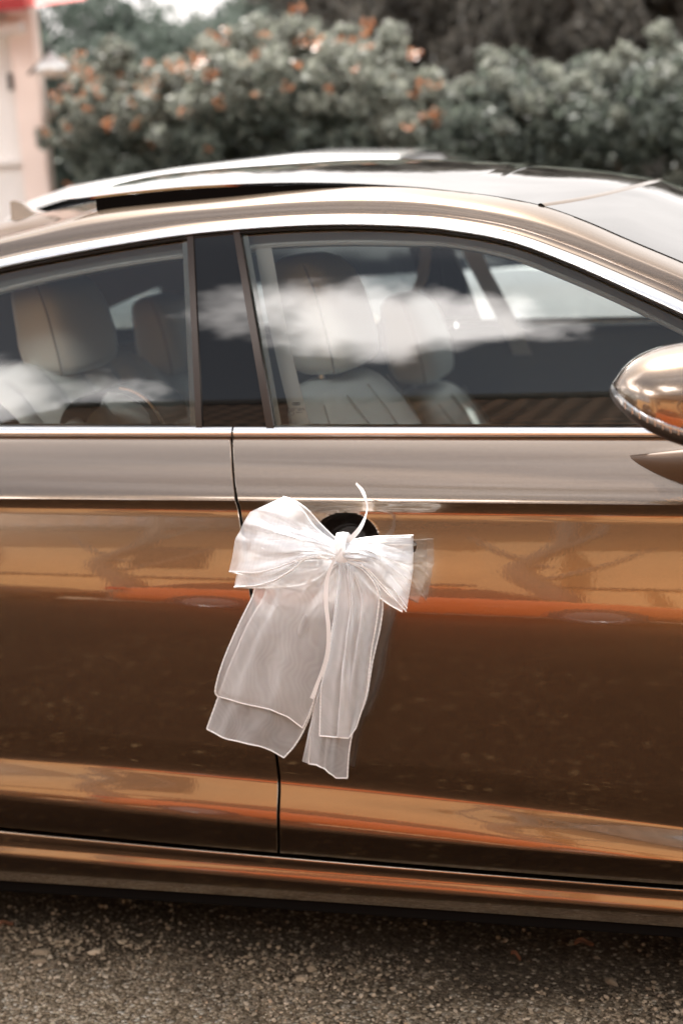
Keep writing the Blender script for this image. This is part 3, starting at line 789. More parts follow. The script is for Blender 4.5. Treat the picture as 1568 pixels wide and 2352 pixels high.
def z6(p, Y=None): return (431.5+.3811*p[0], 1062.1+.3811*p[1])
KN = hit(*z6((938, 530)), -.055+float(np.interp(1264, [s_0[0] for s_0 in ST], [s_0[1] for s_0 in ST])))
bow_ = thing('ribbon_bow', 'sheer white organza bow with long tails tied to the door handle', 'bow', tuple(KN))
def skinY(v):
    return float(np.interp(v, [s_0[0] for s_0 in ST], [s_0[1] for s_0 in ST]))
def P3(pts, ys):
    """pts in plate units, ys depth list (resampled)"""
    pts = np.array(pts, float); s = np.linspace(0, 1, len(pts)); yy = np.interp(s, np.linspace(0, 1, len(ys)), ys)
    return np.array([hit(*z6(p), y+skinY(z6(p)[1])) for p, y in zip(pts, yy)])
def coons(A, B, C, D, n, m_):
    """A: s-curve at t=0, B: s-curve at t=1, C: t-curve at s=0, D: t-curve at s=1"""
    A, B = resample(A, n), resample(B, n); C, D = resample(C, m_), resample(D, m_, smooth=False)
    s = np.linspace(0, 1, n)[:, None, None]; t = np.linspace(0, 1, m_)[None, :, None]
    return (1-t)*A[:, None]+t*B[:, None]+(1-s)*C[None]+s*D[None]-((1-s)*(1-t)*A[0]+(1-s)*t*B[0]+s*(1-t)*A[-1]+s*t*B[-1])
def ribbon(name, hemA, hemB, end, ya, yb, ye, knot, pleats=4, amp=.010, seed=0, hems=(1, 1, 1), rad=.00115, n=46, m_=40):
    A = P3(hemA, ya); B = P3(hemB, yb); D = P3(end, ye); D[0] = A[-1]; D[-1] = B[-1]
    C = np.array([A[0], (A[0]+B[0])/2+np.array([0, -.01, 0]), B[0]])
    G_ = coons(A, B, C, D, n, m_)
    rs = random.Random(seed); ph = rs.random()*6
    for i in range(n):
        s = i/(n-1)
        for j in range(m_):
            t = j/(m_-1); e = math.sin(math.pi*t)**.5
            a = amp*(math.sin(s*math.pi*.93)**.7)*(1-.45*s)
            tt = t + .10*math.sin(5*t+ph*2)+.05*math.sin(11*t+ph)
            w = .75*math.sin(tt*math.pi*1.3*pleats+ph+1.1*s)+.45*math.sin(tt*math.pi*2.7*pleats*.8+ph*2-1.8*s)*(1-s*.6)
            w = math.copysign(abs(w)**.8, w)
            nz = mnoise.noise(Vector((G_[i, j, 0]*16+seed, G_[i, j, 2]*11, seed*3.1)))+.4*mnoise.noise(Vector((G_[i, j, 0]*40+seed, G_[i, j, 2]*34, seed*1.7)))
            G_[i, j, 1] += a*w*e + .007*nz*e*min(1, 3*s)
            G_[i, j, 0] += .12*a*w*e
    o = grid(name, G_, SHEER, bow_, True, 80)
    ed = (G_[:, 0], G_[:, -1], G_[-1])
    for k in range(3):
        if hems[k]:
            h = tube('hem_cord', resample(ed[k], 150, False), rad, CORD, bow_, 6, twist=1.0); h.parent = o; h.location = (0, 0, 0)
    return o
# tails first (they hang behind the loops)
ribbon('tail', [(900, 590), (640, 575), (440, 690), (385, 820), (305, 980), (212, 1200), (165, 1370), (180, 1410)],
       [(925, 600), (905, 800), (870, 1000), (812, 1250), (745, 1480), (690, 1602)], [(180, 1410), (330, 1450), (500, 1490), (600, 1535), (690, 1602)],
       [-.06, -.045, -.03], [-.06, -.04, -.03], [-.03, -.045, -.03], None, 3, .006, 1)
ribbon('tail', [(890, 590), (660, 600), (520, 650), (455, 820), (365, 970), (272, 1180), (200, 1370), (115, 1605)],
       [(930, 600), (915, 800), (885, 1000), (828, 1250), (770, 1440), (700, 1610), (640, 1712), (578, 1780)], [(115, 1605), (250, 1668), (420, 1710), (500, 1738), (578, 1780)],
       [-.055, -.03, -.018], [-.055, -.03, -.018], [-.018, -.03, -.018], None, 4, .005, 2)
ribbon('tail', [(935, 600), (905, 800), (852, 1150), (805, 1350), (793, 1648)],
       [(960, 600), (1062, 655), (1145, 780), (1138, 950), (1106, 1130), (1082, 1350), (1060, 1450), (1012, 1600)], [(793, 1648), (900, 1656), (970, 1658), (1012, 1600)],
       [-.06, -.05, -.04], [-.06, -.05, -.04], [-.04, -.05, -.04], None, 3, .007, 3)
ribbon('tail', [(940, 600), (908, 850), (850, 1180), (772, 1440), (742, 1600), (727, 1815)],
       [(965, 600), (1085, 655), (1168, 810), (1160, 980), (1112, 1200), (1072, 1430), (1000, 1600), (970, 1750), (960, 1903)], [(727, 1815), (780, 1820), (830, 1850), (890, 1903), (960, 1903)],
       [-.055, -.035, -.02], [-.055, -.035, -.02], [-.02, -.035, -.02], None, 4, .006, 4)
ribbon('tail_fold', [(955, 600), (968, 760), (975, 880), (935, 1150), (897, 1655)], [(1000, 620), (1005, 900), (985, 1150), (972, 1400), (970, 1658)], [(897, 1655), (970, 1658)],
       [-.065, -.06, -.05], [-.065, -.06, -.05], [-.05, -.05], None, 1, .003, 5, (0, 0, 0), n=40, m_=10)
ribbon('tail_fold', [(915, 600), (880, 900), (850, 1180), (770, 1440), (688, 1800)], [(935, 600), (905, 900), (858, 1180), (785, 1440), (727, 1815)], [(688, 1800), (727, 1815)],
       [-.06, -.04, -.022], [-.062, -.045, -.024], [-.022, -.024], None, 1, .002, 6, (0, 0, 0), n=40, m_=8)
# left loop: back layer, inner fold, front layer
ribbon('loop', [(905, 500), (770, 395), (700, 300), (640, 258), (560, 238)], [(880, 600), (800, 690), (700, 735), (600, 750), (450, 757), (278, 752)],
       [(560, 238), (385, 305), (318, 480), (278, 752)], [-.05, -.045, -.05], [-.05, -.045, -.05], [-.05, -.05], None, 5, .007, 7, (1, 1, 0))
ribbon('loop', [(908, 478), (800, 372), (720, 285), (640, 230), (575, 207)], [(895, 585), (860, 562), (760, 563), (650, 592), (520, 640), (400, 664), (250, 657)],
       [(575, 207), (372, 300), (290, 460), (250, 657)], [-.06, -.085, -.055], [-.06, -.095, -.055], [-.055, -.056, -.055], None, 5, .009, 8, (1, 1, 0))
ribbon('loop', [(908, 495), (760, 400), (640, 340), (560, 300), (480, 300)], [(890, 590), (740, 568), (640, 640), (520, 715), (400, 748), (282, 750)],
       [(480, 300), (420, 420), (350, 560), (282, 750)], [-.055, -.07, -.06], [-.055, -.075, -.052], [-.06, -.06, -.052], None, 6, .008, 9, (0, 1, 0))
ribbon('loop', [(910, 490), (800, 420), (700, 375), (600, 352)], [(905, 575), (800, 555), (640, 545), (440, 520)], [(600, 352), (500, 430), (440, 520)],
       [-.065, -.09, -.075], [-.065, -.09, -.075], [-.075, -.075], None, 4, .008, 10, (0, 0, 0))
# right loop
ribbon('loop', [(960, 490), (1100, 462), (1220, 455), (1345, 452)], [(930, 590), (1000, 650), (1062, 722), (1132, 795), (1200, 850), (1292, 902)],
       [(1345, 452), (1345, 600), (1325, 760), (1292, 902)], [-.05, -.045, -.045], [-.05, -.045, -.045], [-.045, -.045], None, 4, .007, 11, (1, 1, 0))
ribbon('loop', [(955, 475), (1060, 455), (1150, 446), (1250, 444), (1358, 440)], [(935, 590), (1010, 612), (1085, 645), (1160, 725), (1235, 815), (1315, 900)],
       [(1358, 440), (1359, 600), (1340, 750), (1315, 900)], [-.06, -.085, -.058], [-.06, -.09, -.058], [-.058, -.06, -.058], None, 4, .010, 12, (1, 1, 0))
ribbon('loop', [(955, 490), (1080, 480), (1200, 500), (1352, 560)], [(935, 585), (1060, 600), (1180, 690), (1320, 880)], [(1352, 560), (1345, 700), (1320, 880)],
       [-.062, -.085, -.06], [-.062, -.088, -.06], [-.06, -.06], None, 5, .009, 13, (0, 1, 0))
ribbon('loop', [(955, 495), (1080, 490), (1200, 500), (1300, 530)], [(935, 580), (1020, 585), (1130, 590), (1240, 620)], [(1300, 530), (1240, 620)],
       [-.065, -.09, -.07], [-.065, -.09, -.07], [-.07, -.07], None, 3, .008, 14, (0, 0, 0))
# satin ribbon: curl above, strand below, stub
def satin(name, pts, widths, ys, tw):
    Q = P3(pts, ys); Q = resample(Q, 60); w = np.interp(np.linspace(0, 1, 60), np.linspace(0, 1, len(widths)), widths); ta = np.interp(np.linspace(0, 1, 60), np.linspace(0, 1, len(tw)), tw)
    rows = []
    for i, p in enumerate(Q):
        t = Q[min(i+1, 59)]-Q[max(i-1, 0)]; t /= np.linalg.norm(t); side = np.cross(t, [0, 1, 0]); side /= np.linalg.norm(side)
        a = R(ta[i]); d_ = side*math.cos(a)+np.array([0, 1, 0])*math.sin(a)
        rows.append([p-d_*w[i]/2, p+np.cross(d_, t)*.0004, p+d_*w[i]/2])
    return grid(name, rows, SATIN, bow_, True, 80)
satin('satin_ribbon', [(950, 490), (985, 455), (1030, 405), (1062, 345), (1079, 280), (1072, 225), (1050, 170), (1012, 124)], [.0065, .0075, .0075, .007, .006, .0065, .0075, .006, .0035], [-.06, -.075, -.08, -.07, -.06, -.05], [10, 10, 30, 60, 35, 10, 5])
satin('satin_ribbon', [(925, 520), (895, 570), (862, 630), (836, 720), (832, 850), (846, 990), (842, 1130), (812, 1250), (775, 1345), (745, 1424)], [.003, .005, .0065, .0062, .0062, .006, .006, .0055, .0055], [-.085, -.085, -.075, -.06, -.055], [40, 20, 5, 5, 10, 40, 20, 5])
satin('satin_ribbon', [(880, 570), (800, 640), (740, 705), (688, 778)], [.004, .005, .0055, .0055], [-.06, -.055, -.05], [20, 10, 10])
# knot: a wrapped band
rows = []
for q in np.linspace(0, 2*math.pi, 25)[:-1]:
    rows.append([KN+np.array([dx, -.018*math.cos(q)*1.0, .026*math.sin(q)*(1-abs(dx)*6)+.002]) for dx in np.linspace(-.0085, .0085, 7)])
rows.append(rows[0])
grid('knot', rows, SATIN, bow_, True, 80)
tube('hem_cord', resample(P3([(1045, 615), (1120, 700), (1200, 790), (1312, 893)], [-.085, -.075, -.06]), 80, False), .001, CORD, bow_, 6, 1.0)
tube('hem_cord', resample(P3([(252, 658), (400, 697), (540, 744), (600, 750)], [-.055, -.05, -.05]), 80, False), .001, CORD, bow_, 6, 1.0)
tube('hem_cord', resample(P3([(282, 751), (420, 742), (530, 708), (640, 640), (700, 585), (800, 562)], [-.056, -.09, -.09]), 80, False), .001, CORD, bow_, 6, 1.0)

# ------------------------------------------------------------ ground
def asphalt(name, stops, sc):
    m, n, l = mat(name); g = G(m.node_tree)
    tc = g('ShaderNodeTexCoord').outputs['Object']
    v = g('ShaderNodeTexVoronoi', {'Vector': tc, 'Scale': sc, 'Randomness': 1.0})
    v2 = g('ShaderNodeTexVoronoi', {'Vector': tc, 'Scale': sc*2.1})
    big = g.noise(tc, 1.3, 6, .62)
    c = g.ramp(g('ShaderNodeSeparateColor', {0: v.outputs['Color']}).outputs[0], stops)
    c = g.mix(g.math('MULTIPLY', v.outputs['Distance'], 1.2, clamp=True), c, stops[0][1])
    c = g.mix(.8, c, g.ramp(big, [(.3, (.45, .44, .42)), (.7, (1, 1, 1))]), 'MULTIPLY')
    b = g('ShaderNodeBump', {'Height': g.math('ADD', g.math('MULTIPLY', v.outputs['Distance'], -1.0), g.math('MULTIPLY', v2.outputs['Distance'], -.5)), 'Strength': .9, 'Distance': .004})
    p = g('ShaderNodeBsdfPrincipled', {'Base Color': c, 'Roughness': .9, 'Specular IOR Level': .08, 'Normal': b.outputs[0]})
    OUT(g, p.outputs[0]); return m
ASPH = asphalt('dark_worn_asphalt', [(0, (.016, .008, .004)), (.55, (.034, .018, .009)), (.85, (.06, .034, .016)), (.97, (.16, .09, .04)), (1, (.40, .25, .12))], 48)
def grit():
    m, n, l = mat('stony_asphalt_shaded_under_car'); g = G(m.node_tree)
    tc = g('ShaderNodeTexCoord').outputs['Object']
    v = g('ShaderNodeTexVoronoi', {'Vector': tc, 'Scale': 150.0}); v2 = g('ShaderNodeTexVoronoi', {'Vector': tc, 'Scale': 310.0})
    r_ = g('ShaderNodeSeparateColor', {0: v.outputs['Color']}).outputs[0]
    pale = g.ramp(r_, [(0, (.18, .135, .085)), (.45, (.52, .40, .27)), (.85, (.78, .65, .48)), (1, (.92, .85, .72))])
    dark = g.ramp(r_, [(0, (.035, .027, .02)), (.6, (.085, .066, .048)), (.9, (.16, .125, .09)), (1, (.5, .42, .32))])
    y = g('ShaderNodeSeparateXYZ', {0: tc}).outputs['Y']
    f = g.math('ADD', g.math('MULTIPLY', y, -5.2), g.math('MULTIPLY_ADD', g.noise(tc, 5.5, 7, .68), 2.6, -.55), clamp=True)  # pale grit turns dark under the car, shade painted into the colour
    c = g.mix(f, dark, pale)
    c = g.mix(g.math('MULTIPLY', v.outputs['Distance'], .9, clamp=True), c, (.06, .045, .03))
    c = g.mix(.5, c, g.ramp(g.noise(tc, 2.2, 6, .65), [(.32, (.5, .48, .45)), (.62, (1, 1, 1))]), 'MULTIPLY')
    b = g('ShaderNodeBump', {'Height': g.math('ADD', g.math('MULTIPLY', v.outputs['Distance'], -1.0), g.math('MULTIPLY', v2.outputs['Distance'], -.5)), 'Strength': 1.0, 'Distance': .005})
    OUT(g, g('ShaderNodeBsdfPrincipled', {'Base Color': c, 'Roughness': .9, 'Specular IOR Level': .08, 'Normal': b.outputs[0]}).outputs[0]); return m
GRIT = grit()
def rough_sheet(x0, x1, y0, y1, n, m_, amp):
    return [[[x, y, amp*(mnoise.noise(Vector((x*7, y*7, 1)))+.5*mnoise.noise(Vector((x*23, y*23, 5))))-.002 if (x0 < x < x1 and y0 < y < y1) else -.004] for x in np.linspace(x0, x1, n)] for y in np.linspace(y0, y1, m_)]
tag(mesh('ground', [(-400, -400, -.012), (400, -400, -.012), (400, 400, -.012), (-400, 400, -.012)], [(0, 1, 2, 3)], ASPH, None, False), 'grey brown asphalt under and around the bronze car', kind='structure')
tag(grid('parking_lane', rough_sheet(-4, 2, -.16, 1.96, 180, 100, .003), GRIT, None, True, 80), 'worn pale stony strip the bronze car stands on', kind='structure')
tag(grid('road', [[[x, y, -.006] for x in np.linspace(-30, 14, 12)] for y in np.linspace(-8.6, -.15, 8)], ASPH, None, True, 80), 'dark worn asphalt road in front of the bronze car', kind='structure')
# loose and exposed aggregate
rs = random.Random(3)
V, Fc, cols = [], [], []
STONE = None
def stonemat():
    m, n, l = mat('exposed_aggregate'); g = G(m.node_tree)
    a = g('ShaderNodeAttribute', attribute_name='tone').outputs['Fac']
    tc = g('ShaderNodeTexCoord').outputs['Object']
    c = g.ramp(a, [(0, (.11, .08, .05)), (.5, (.36, .28, .19)), (.8, (.58, .48, .36)), (.93, (.50, .30, .16)), (1, (.88, .80, .68))])
    c = g.mix(.5, c, g.ramp(g.noise(tc, 300, 3), [(.3, (.6, .6, .6)), (.7, (1, 1, 1))]), 'MULTIPLY')
    OUT(g, g('ShaderNodeBsdfPrincipled', {'Base Color': c, 'Roughness': .8}).outputs[0]); return m
tones = []
phi = (1+5**.5)/2
ico = [(-1, phi, 0), (1, phi, 0), (-1, -phi, 0), (1, -phi, 0), (0, -1, phi), (0, 1, phi), (0, -1, -phi), (0, 1, -phi), (phi, 0, -1), (phi, 0, 1), (-phi, 0, -1), (-phi, 0, 1)]
icf = [(0, 11, 5), (0, 5, 1), (0, 1, 7), (0, 7, 10), (0, 10, 11), (1, 5, 9), (5, 11, 4), (11, 10, 2), (10, 7, 6), (7, 1, 8), (3, 9, 4), (3, 4, 2), (3, 2, 6), (3, 6, 8), (3, 8, 9), (4, 9, 5), (2, 4, 11), (6, 2, 10), (8, 6, 7), (9, 8, 1)]
nst = 0
while nst < 22000:
    x = rs.uniform(-3.0, .9); y = rs.uniform(-.16, 1.3)
    cl = mnoise.noise(Vector((x*2.2, y*2.6, 9)))
    if rs.random() > (.45+.9*cl)*(.5 if y > .16 else 1): continue
    kk = min(1, max(0, (.20-y+.1*cl)/.24))
    if rs.random() > .12+.88*kk: continue
    r = .0016+.0036*rs.random()**2.0
    if rs.random() < .018: r *= 1.8+1.0*rs.random()
    a = rs.random()*6.28; ca, sa = math.cos(a), math.sin(a); e1, e2, e3 = rs.uniform(.7, 1.5), rs.uniform(.6, 1.0), rs.uniform(.35, .7)
    base = len(V)
    for p in ico:
        k = r/1.9*rs.uniform(.8, 1.2); px, py, pz = p[0]*k*e1, p[1]*k*e2, p[2]*k*e3
        V.append((x+px*ca-py*sa, y+px*sa+py*ca, pz+r*.12)); 
    t = rs.random()**1.5*(.4+.6*kk); tones += [t]*20  # tone drops under the car, shade put into the stone colour
    Fc += [(base+i, base+j, base+k2) for i, j, k2 in icf]; nst += 1
st = mesh('gravel', V, Fc, stonemat(), None, False)
at = st.data.attributes.new('tone', 'FLOAT', 'FACE'); at.data.foreach_set('value', tones[:len(st.data.polygons)])
tag(st, 'small pale stones bedded in the asphalt beneath the car sill', 'gravel', kind='stuff')
# kerb on the far side of the car
CONC = pbsdf('grey_kerb_concrete', (.20, .185, .165), .85, var=.3, vscale=30, bump=.6, bscale=160)
kerb = thing('kerb', 'concrete kerb of long stones beyond the bronze car', 'kerb', (-2, 1.95, 0))
kx = hit(1275, 2140, 1.3)[0]
for i in range(-8, 9):
    box('kerb_stone', (kx+i*1.0+.008, 1.42+.03, -.02), (kx+(i+1)*1.0-.008, 1.60, .115), CONC, kerb, .012)
tag(mesh('verge', [(-40, 1.60, .10), (40, 1.60, .10), (40, 60, .10), (-40, 60, .10)], [(0, 1, 2, 3)], pbsdf('dusty_yard', (.15, .14, .12), .9, var=.3, vscale=4), None, False), 'pale yard surface beyond the kerb', kind='structure')
dk = hit(1275, 2150, 1.2)
# stone stub and a dry leaf under the car
LEAFM = pbsdf('dry_leaf', (.16, .065, .03), .7)
def leaf(u, v, L, w, a, lab):
    d = ray(u, v); t = -(CAM[2]-.006)/d[2]; p = CAM+t*d
    rows = [[[p[0]+math.cos(a)*L*(s-.5)-math.sin(a)*w*q*math.sin(math.pi*s)**.7, p[1]+math.sin(a)*L*(s-.5)+math.cos(a)*w*q*math.sin(math.pi*s)**.7, .008+.006*abs(q)+.004*math.sin(5*s)] for q in (-1, 0, 1)] for s in np.linspace(.02, .98, 9)]
    tag(grid('dry_leaf', rows, LEAFM, None, True, 80), lab, 'leaf')
leaf(1340, 2172, .034, .008, .3, 'curled brown dry leaf lying under the car at the right')
leaf(1184, 2200, .022, .003, -.5, 'thin orange dry leaf sliver on the asphalt below the sill')
leaf(14, 2128, .03, .007, .8, 'small rust brown dry leaf at the left under the sill')

# ------------------------------------------------------------ foliage
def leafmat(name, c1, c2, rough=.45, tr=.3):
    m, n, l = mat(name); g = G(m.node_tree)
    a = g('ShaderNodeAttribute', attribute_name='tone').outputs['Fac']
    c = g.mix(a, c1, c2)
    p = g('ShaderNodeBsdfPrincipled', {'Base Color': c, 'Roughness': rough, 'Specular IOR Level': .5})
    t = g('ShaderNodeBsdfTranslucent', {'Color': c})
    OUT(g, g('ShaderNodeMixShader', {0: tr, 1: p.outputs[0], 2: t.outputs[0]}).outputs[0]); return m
BARK = pbsdf('grey_bark', (.12, .10, .08), .9, var=.4, vscale=8, bump=.8, bscale=30)
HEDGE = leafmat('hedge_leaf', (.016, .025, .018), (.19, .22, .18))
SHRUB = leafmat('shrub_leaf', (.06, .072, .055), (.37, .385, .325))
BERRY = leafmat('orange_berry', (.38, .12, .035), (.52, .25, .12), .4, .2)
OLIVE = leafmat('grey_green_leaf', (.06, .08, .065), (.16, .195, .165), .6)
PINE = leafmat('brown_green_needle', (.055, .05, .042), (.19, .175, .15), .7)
def foliage(name, pts_fn, n, size, m, parent, seed, elong=1.8, berries=None):
    rr = random.Random(seed); V, Fc, tn = [], [], []
    for i in range(n):
        c, tb = pts_fn(rr)
        d = Vector((rr.gauss(0, 1), rr.gauss(0, 1), rr.gauss(0, 1))).normalized(); s_2 = d.orthogonal().normalized(); L = size*rr.uniform(.6, 1.4); w = L/elong
        c = Vector(c); b = len(V); up = d.cross(s_2)*(L*.12)
        V += [tuple(c-d*L*.5), tuple(c-s_2*w*.5+up), tuple(c+d*L*.5), tuple(c+s_2*w*.5+up)]; Fc += [(b, b+1, b+2), (b, b+2, b+3)]; t = min(1, max(0, tb+rr.uniform(-.45, .45))); tn += [t, t]
    o = mesh(name, V, Fc, m, parent, False)
    at = o.data.attributes.new('tone', 'FLOAT', 'FACE'); at.data.foreach_set('value', tn)
    return o
def clumped(blobs):
    """points spread on many small clumps which themselves sit on ellipsoids"""
    def f(rr):
        c, rad, k = rr.choice(blobs)
        v = Vector((rr.gauss(0, 1), rr.gauss(0, 1), rr.gauss(0, 1))).normalized()*(rr.random()**.35)
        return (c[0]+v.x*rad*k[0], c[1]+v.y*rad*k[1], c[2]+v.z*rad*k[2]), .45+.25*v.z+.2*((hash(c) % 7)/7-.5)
    return f
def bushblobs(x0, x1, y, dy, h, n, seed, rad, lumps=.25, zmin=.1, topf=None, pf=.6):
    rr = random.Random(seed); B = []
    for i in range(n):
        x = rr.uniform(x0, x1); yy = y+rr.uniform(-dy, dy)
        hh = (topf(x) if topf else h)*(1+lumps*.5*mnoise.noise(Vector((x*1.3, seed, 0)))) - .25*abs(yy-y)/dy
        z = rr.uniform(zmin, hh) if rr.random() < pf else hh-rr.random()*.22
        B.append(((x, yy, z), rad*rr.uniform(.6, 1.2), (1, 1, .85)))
    return B
def gx_(u, v, Y): return hit(u, v, Y)
YH = 6.2
def topline(pts, Y):
    P = [hit(u, v, Y) for u, v in pts]; X = [p[0] for p in P]; Z = [p[2] for p in P]; return lambda x: float(np.interp(x, X, Z))
hl, hr = hit(820, 300, YH)[0], hit(1750, 100, YH)[0]
tf = topline([(820, 230), (950, 190), (1040, 150), (1130, 105), (1250, 130), (1350, 130), (1420, 120), (1500, 60), (1568, 70), (1750, 60)], YH)
hedge = thing('hedge', 'dark green leafy hedge behind the bonnet end of the bronze car', 'hedge', ((hl+hr)/2, YH, .1))
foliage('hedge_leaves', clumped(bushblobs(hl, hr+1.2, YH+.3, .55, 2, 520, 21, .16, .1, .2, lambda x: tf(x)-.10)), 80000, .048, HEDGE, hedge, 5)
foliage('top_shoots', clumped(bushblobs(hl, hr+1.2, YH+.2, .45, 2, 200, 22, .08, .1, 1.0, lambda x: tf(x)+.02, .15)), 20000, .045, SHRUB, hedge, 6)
for i in range(6):
    x = hl+(hr+1.2-hl)*(i+.5)/6; tube('stem', [[x, YH+.3, .05], [x+.05, YH+.32, .8], [x-.03, YH+.28, 1.4]], [.03, .022, .01], BARK, hedge)
sl, sr = hit(240, 300, YH-.5)[0], hit(1010, 300, YH-.5)[0]
tf2 = topline([(215, 150), (300, 130), (380, 180), (450, 120), (560, 60), (640, 45), (720, 30), (820, 60), (900, 40), (930, 130), (1000, 110), (1030, 190)], YH-.5)
shrub = thing('berry_shrub', 'tall loose shrub dotted with orange berries behind the car roof', 'shrub', ((sl+sr)/2, YH-.5, .1))
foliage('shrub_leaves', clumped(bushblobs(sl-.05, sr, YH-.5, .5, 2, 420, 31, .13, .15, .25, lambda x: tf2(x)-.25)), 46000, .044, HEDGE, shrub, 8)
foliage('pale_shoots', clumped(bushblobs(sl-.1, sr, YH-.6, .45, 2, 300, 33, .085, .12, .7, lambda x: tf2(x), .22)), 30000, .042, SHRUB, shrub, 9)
bb = bushblobs(sl-.15, sr+.05, YH-.80, .35, 2, 200, 35, .04, .12, .6, lambda x: tf2(x)+.06, .45)
be = foliage('berries', clumped(bb), 1500, .0205, BERRY, shrub, 10, 1.1); be['kind'] = 'stuff'
for i in range(5):
    x = sl+(sr-sl)*(i+.5)/5; tube('stem', [[x, YH-.5, .05], [x+.1, YH-.5, .9], [x-.06, YH-.45, 1.7]], [.03, .02, .008], BARK, shrub)
def tree(name, label, x, y, h, crown, m, seed, n, size, blobsn, elong=1.8, cat='tree', group='trees behind the hedge', low=.25):
    t = thing(name, label, cat, (x, y, .1), group)
    rr = random.Random(seed); B = []
    for i in range(blobsn):
        v = Vector((rr.gauss(0, 1), rr.gauss(0, 1), rr.gauss(0, 1))).normalized()*(rr.random()**.3)
        B.append(((x+v.x*crown, y+v.y*crown, h*(low+(1-low)/2)+v.z*h*(1-low)/2), crown*.22*rr.uniform(.6, 1.3), (1, 1, .8)))
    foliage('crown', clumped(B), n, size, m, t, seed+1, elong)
    tube('trunk', [[x, y, 0], [x+.1, y, h*.3], [x-.05, y, h*.6], [x, y, h*.85]], [h*.03, h*.024, h*.015, h*.006], BARK, t, 8)
    for k in range(5):
        a = k*1.3+seed; z = h*(.3+.1*k); tube('limb', [[x, y, z], [x+crown*.35*math.cos(a), y+crown*.35*math.sin(a), z+h*.1], [x+crown*.7*math.cos(a), y+crown*.7*math.sin(a), z+h*.16]], [h*.012, h*.008, h*.003], BARK, t, 6)
    return t
def X_at(u, Y): return hit(u, 300, Y)[0]
tree('olive_tree', 'grey green soft leaved tree between the cream house and the berry shrub', X_at(160, 10.5), 10.5, 2.92, 1.5, OLIVE, 41, 60000, .10, 210, 2.6, low=.05)
tree('olive_tree', 'grey green tree standing behind the left half of the berry shrub', X_at(480, 11.5), 11.5, 2.9, 1.6, OLIVE, 43, 60000, .10, 210, 2.6, low=.05)
tree('pine_tree', 'tall dark brown green tree above the middle of the hedge', X_at(930, 13), 13, 3.9, 2.0, PINE, 45, 60000, .14, 150, 3.2, low=.05)
tree('pine_tree', 'feathery brown grey tree above the hedge between the central dark tree and the corner one', X_at(1230, 11.5), 11.5, 3.5, 1.8, PINE, 47, 60000, .13, 150, 4, low=.1)
tree('pine_tree', 'tall dark tree at the top right corner behind the hedge', X_at(1560, 12.5), 12.5, 3.7, 2.0, PINE, 49, 60000, .13, 160, 4, low=.08)
tree('pine_tree', 'dark tree rising behind the orange topped shrub, leftmost of the tall ones', X_at(690, 15), 15, 3.6, 1.5, PINE, 51, 50000, .14, 120, 3.2, low=.1)

# ------------------------------------------------------------ cream house at the left edge
CREAM = pbsdf('cream_render', (.80, .77, .74), .85, var=.05, vscale=2)
PINKP = pbsdf('pale_salmon_render', (.84, .70, .63), .85, var=.05, vscale=3)
REDM = pbsdf('red_fabric', (.45, .06, .045), .7)
YW = 5.4
hx = hit(92, 300, YW)[0]
house = thing('house', 'cream rendered house with salmon corner pilaster at the left edge', 'house', (hx-2, YW+2, 0))
pl_ = [(hx-6, YW+.06), (hx-.10, YW+.06), (hx-4.6, YW+5), (hx-10, YW+5)]
mesh('wall', [(x, y, z) for z in (0, 4.2) for x, y in pl_], [(0, 1, 5, 4), (1, 2, 6, 5), (2, 3, 7, 6), (3, 0, 4, 7), (4, 5, 6, 7)], CREAM, house, False)
box('corner_pilaster', (hx-.13, YW, 0), (hx+.02, YW+.08, 4.2), PINKP, house, .008)
zc = hit(60, 62, YW)[2]
box('cornice', (hx-6, YW-.05, zc-.03), (hx-.02, YW+.06, zc+.03), CREAM, house, .01)
box('cornice', (hx-6, YW-.02, zc+.12), (hx-.02, YW+.06, zc+.16), CREAM, house, .01)
zl = hit(40, 372, YW)[2]
box('wall_ledge', (hx-6, YW+.02, zl-.012), (hx-.125, YW+.075, zl+.012), CREAM, house, .005)
aw = thing('awning', 'red fabric awning above the cream house corner at the top left', 'awning', (hx, YW, zc+.2))
a0, a1, a2 = hit(44, 26, YW-.1), hit(105, 24, YW-.1), hit(235, 6, YW-.1)
rows = [[[a0[0], YW+.0, a0[2]+.02], [a0[0], YW-.35, a0[2]-.03], [a0[0], YW-.35, a0[2]-.0]], [[a1[0], YW+.0, a1[2]+.05], [a1[0], YW-.35, a1[2]], [a1[0], YW-.35, a1[2]+.03]], [[a2[0], YW+.0, a2[2]+.3], [a2[0], YW-.35, a2[2]+.0], [a2[0], YW-.35, a2[2]+.03]]]
V = []; 
zz0 = a0[2]; 
mesh('awning_cloth', [(a0[0]-.6, YW-.3, zz0+.01), (a1[0], YW-.3, a1[2]), (a2[0], YW-.3, a2[2]), (a2[0], YW+.05, a2[2]+.16), (a1[0], YW+.05, a1[2]+.16), (a0[0]-.6, YW+.05, zz0+.16)], [(0, 1, 4, 5), (1, 2, 3, 4)], REDM, aw, False)
mesh('awning_valance', [(a0[0]-.6, YW-.31, zz0-.0), (a1[0], YW-.31, a1[2]-.01), (a1[0], YW-.31, a1[2]+.05), (a0[0]-.6, YW-.31, zz0+.05)], [(0, 1, 2, 3)], pbsdf('dark_red_fabric', (.30, .02, .02), .7), aw, False)
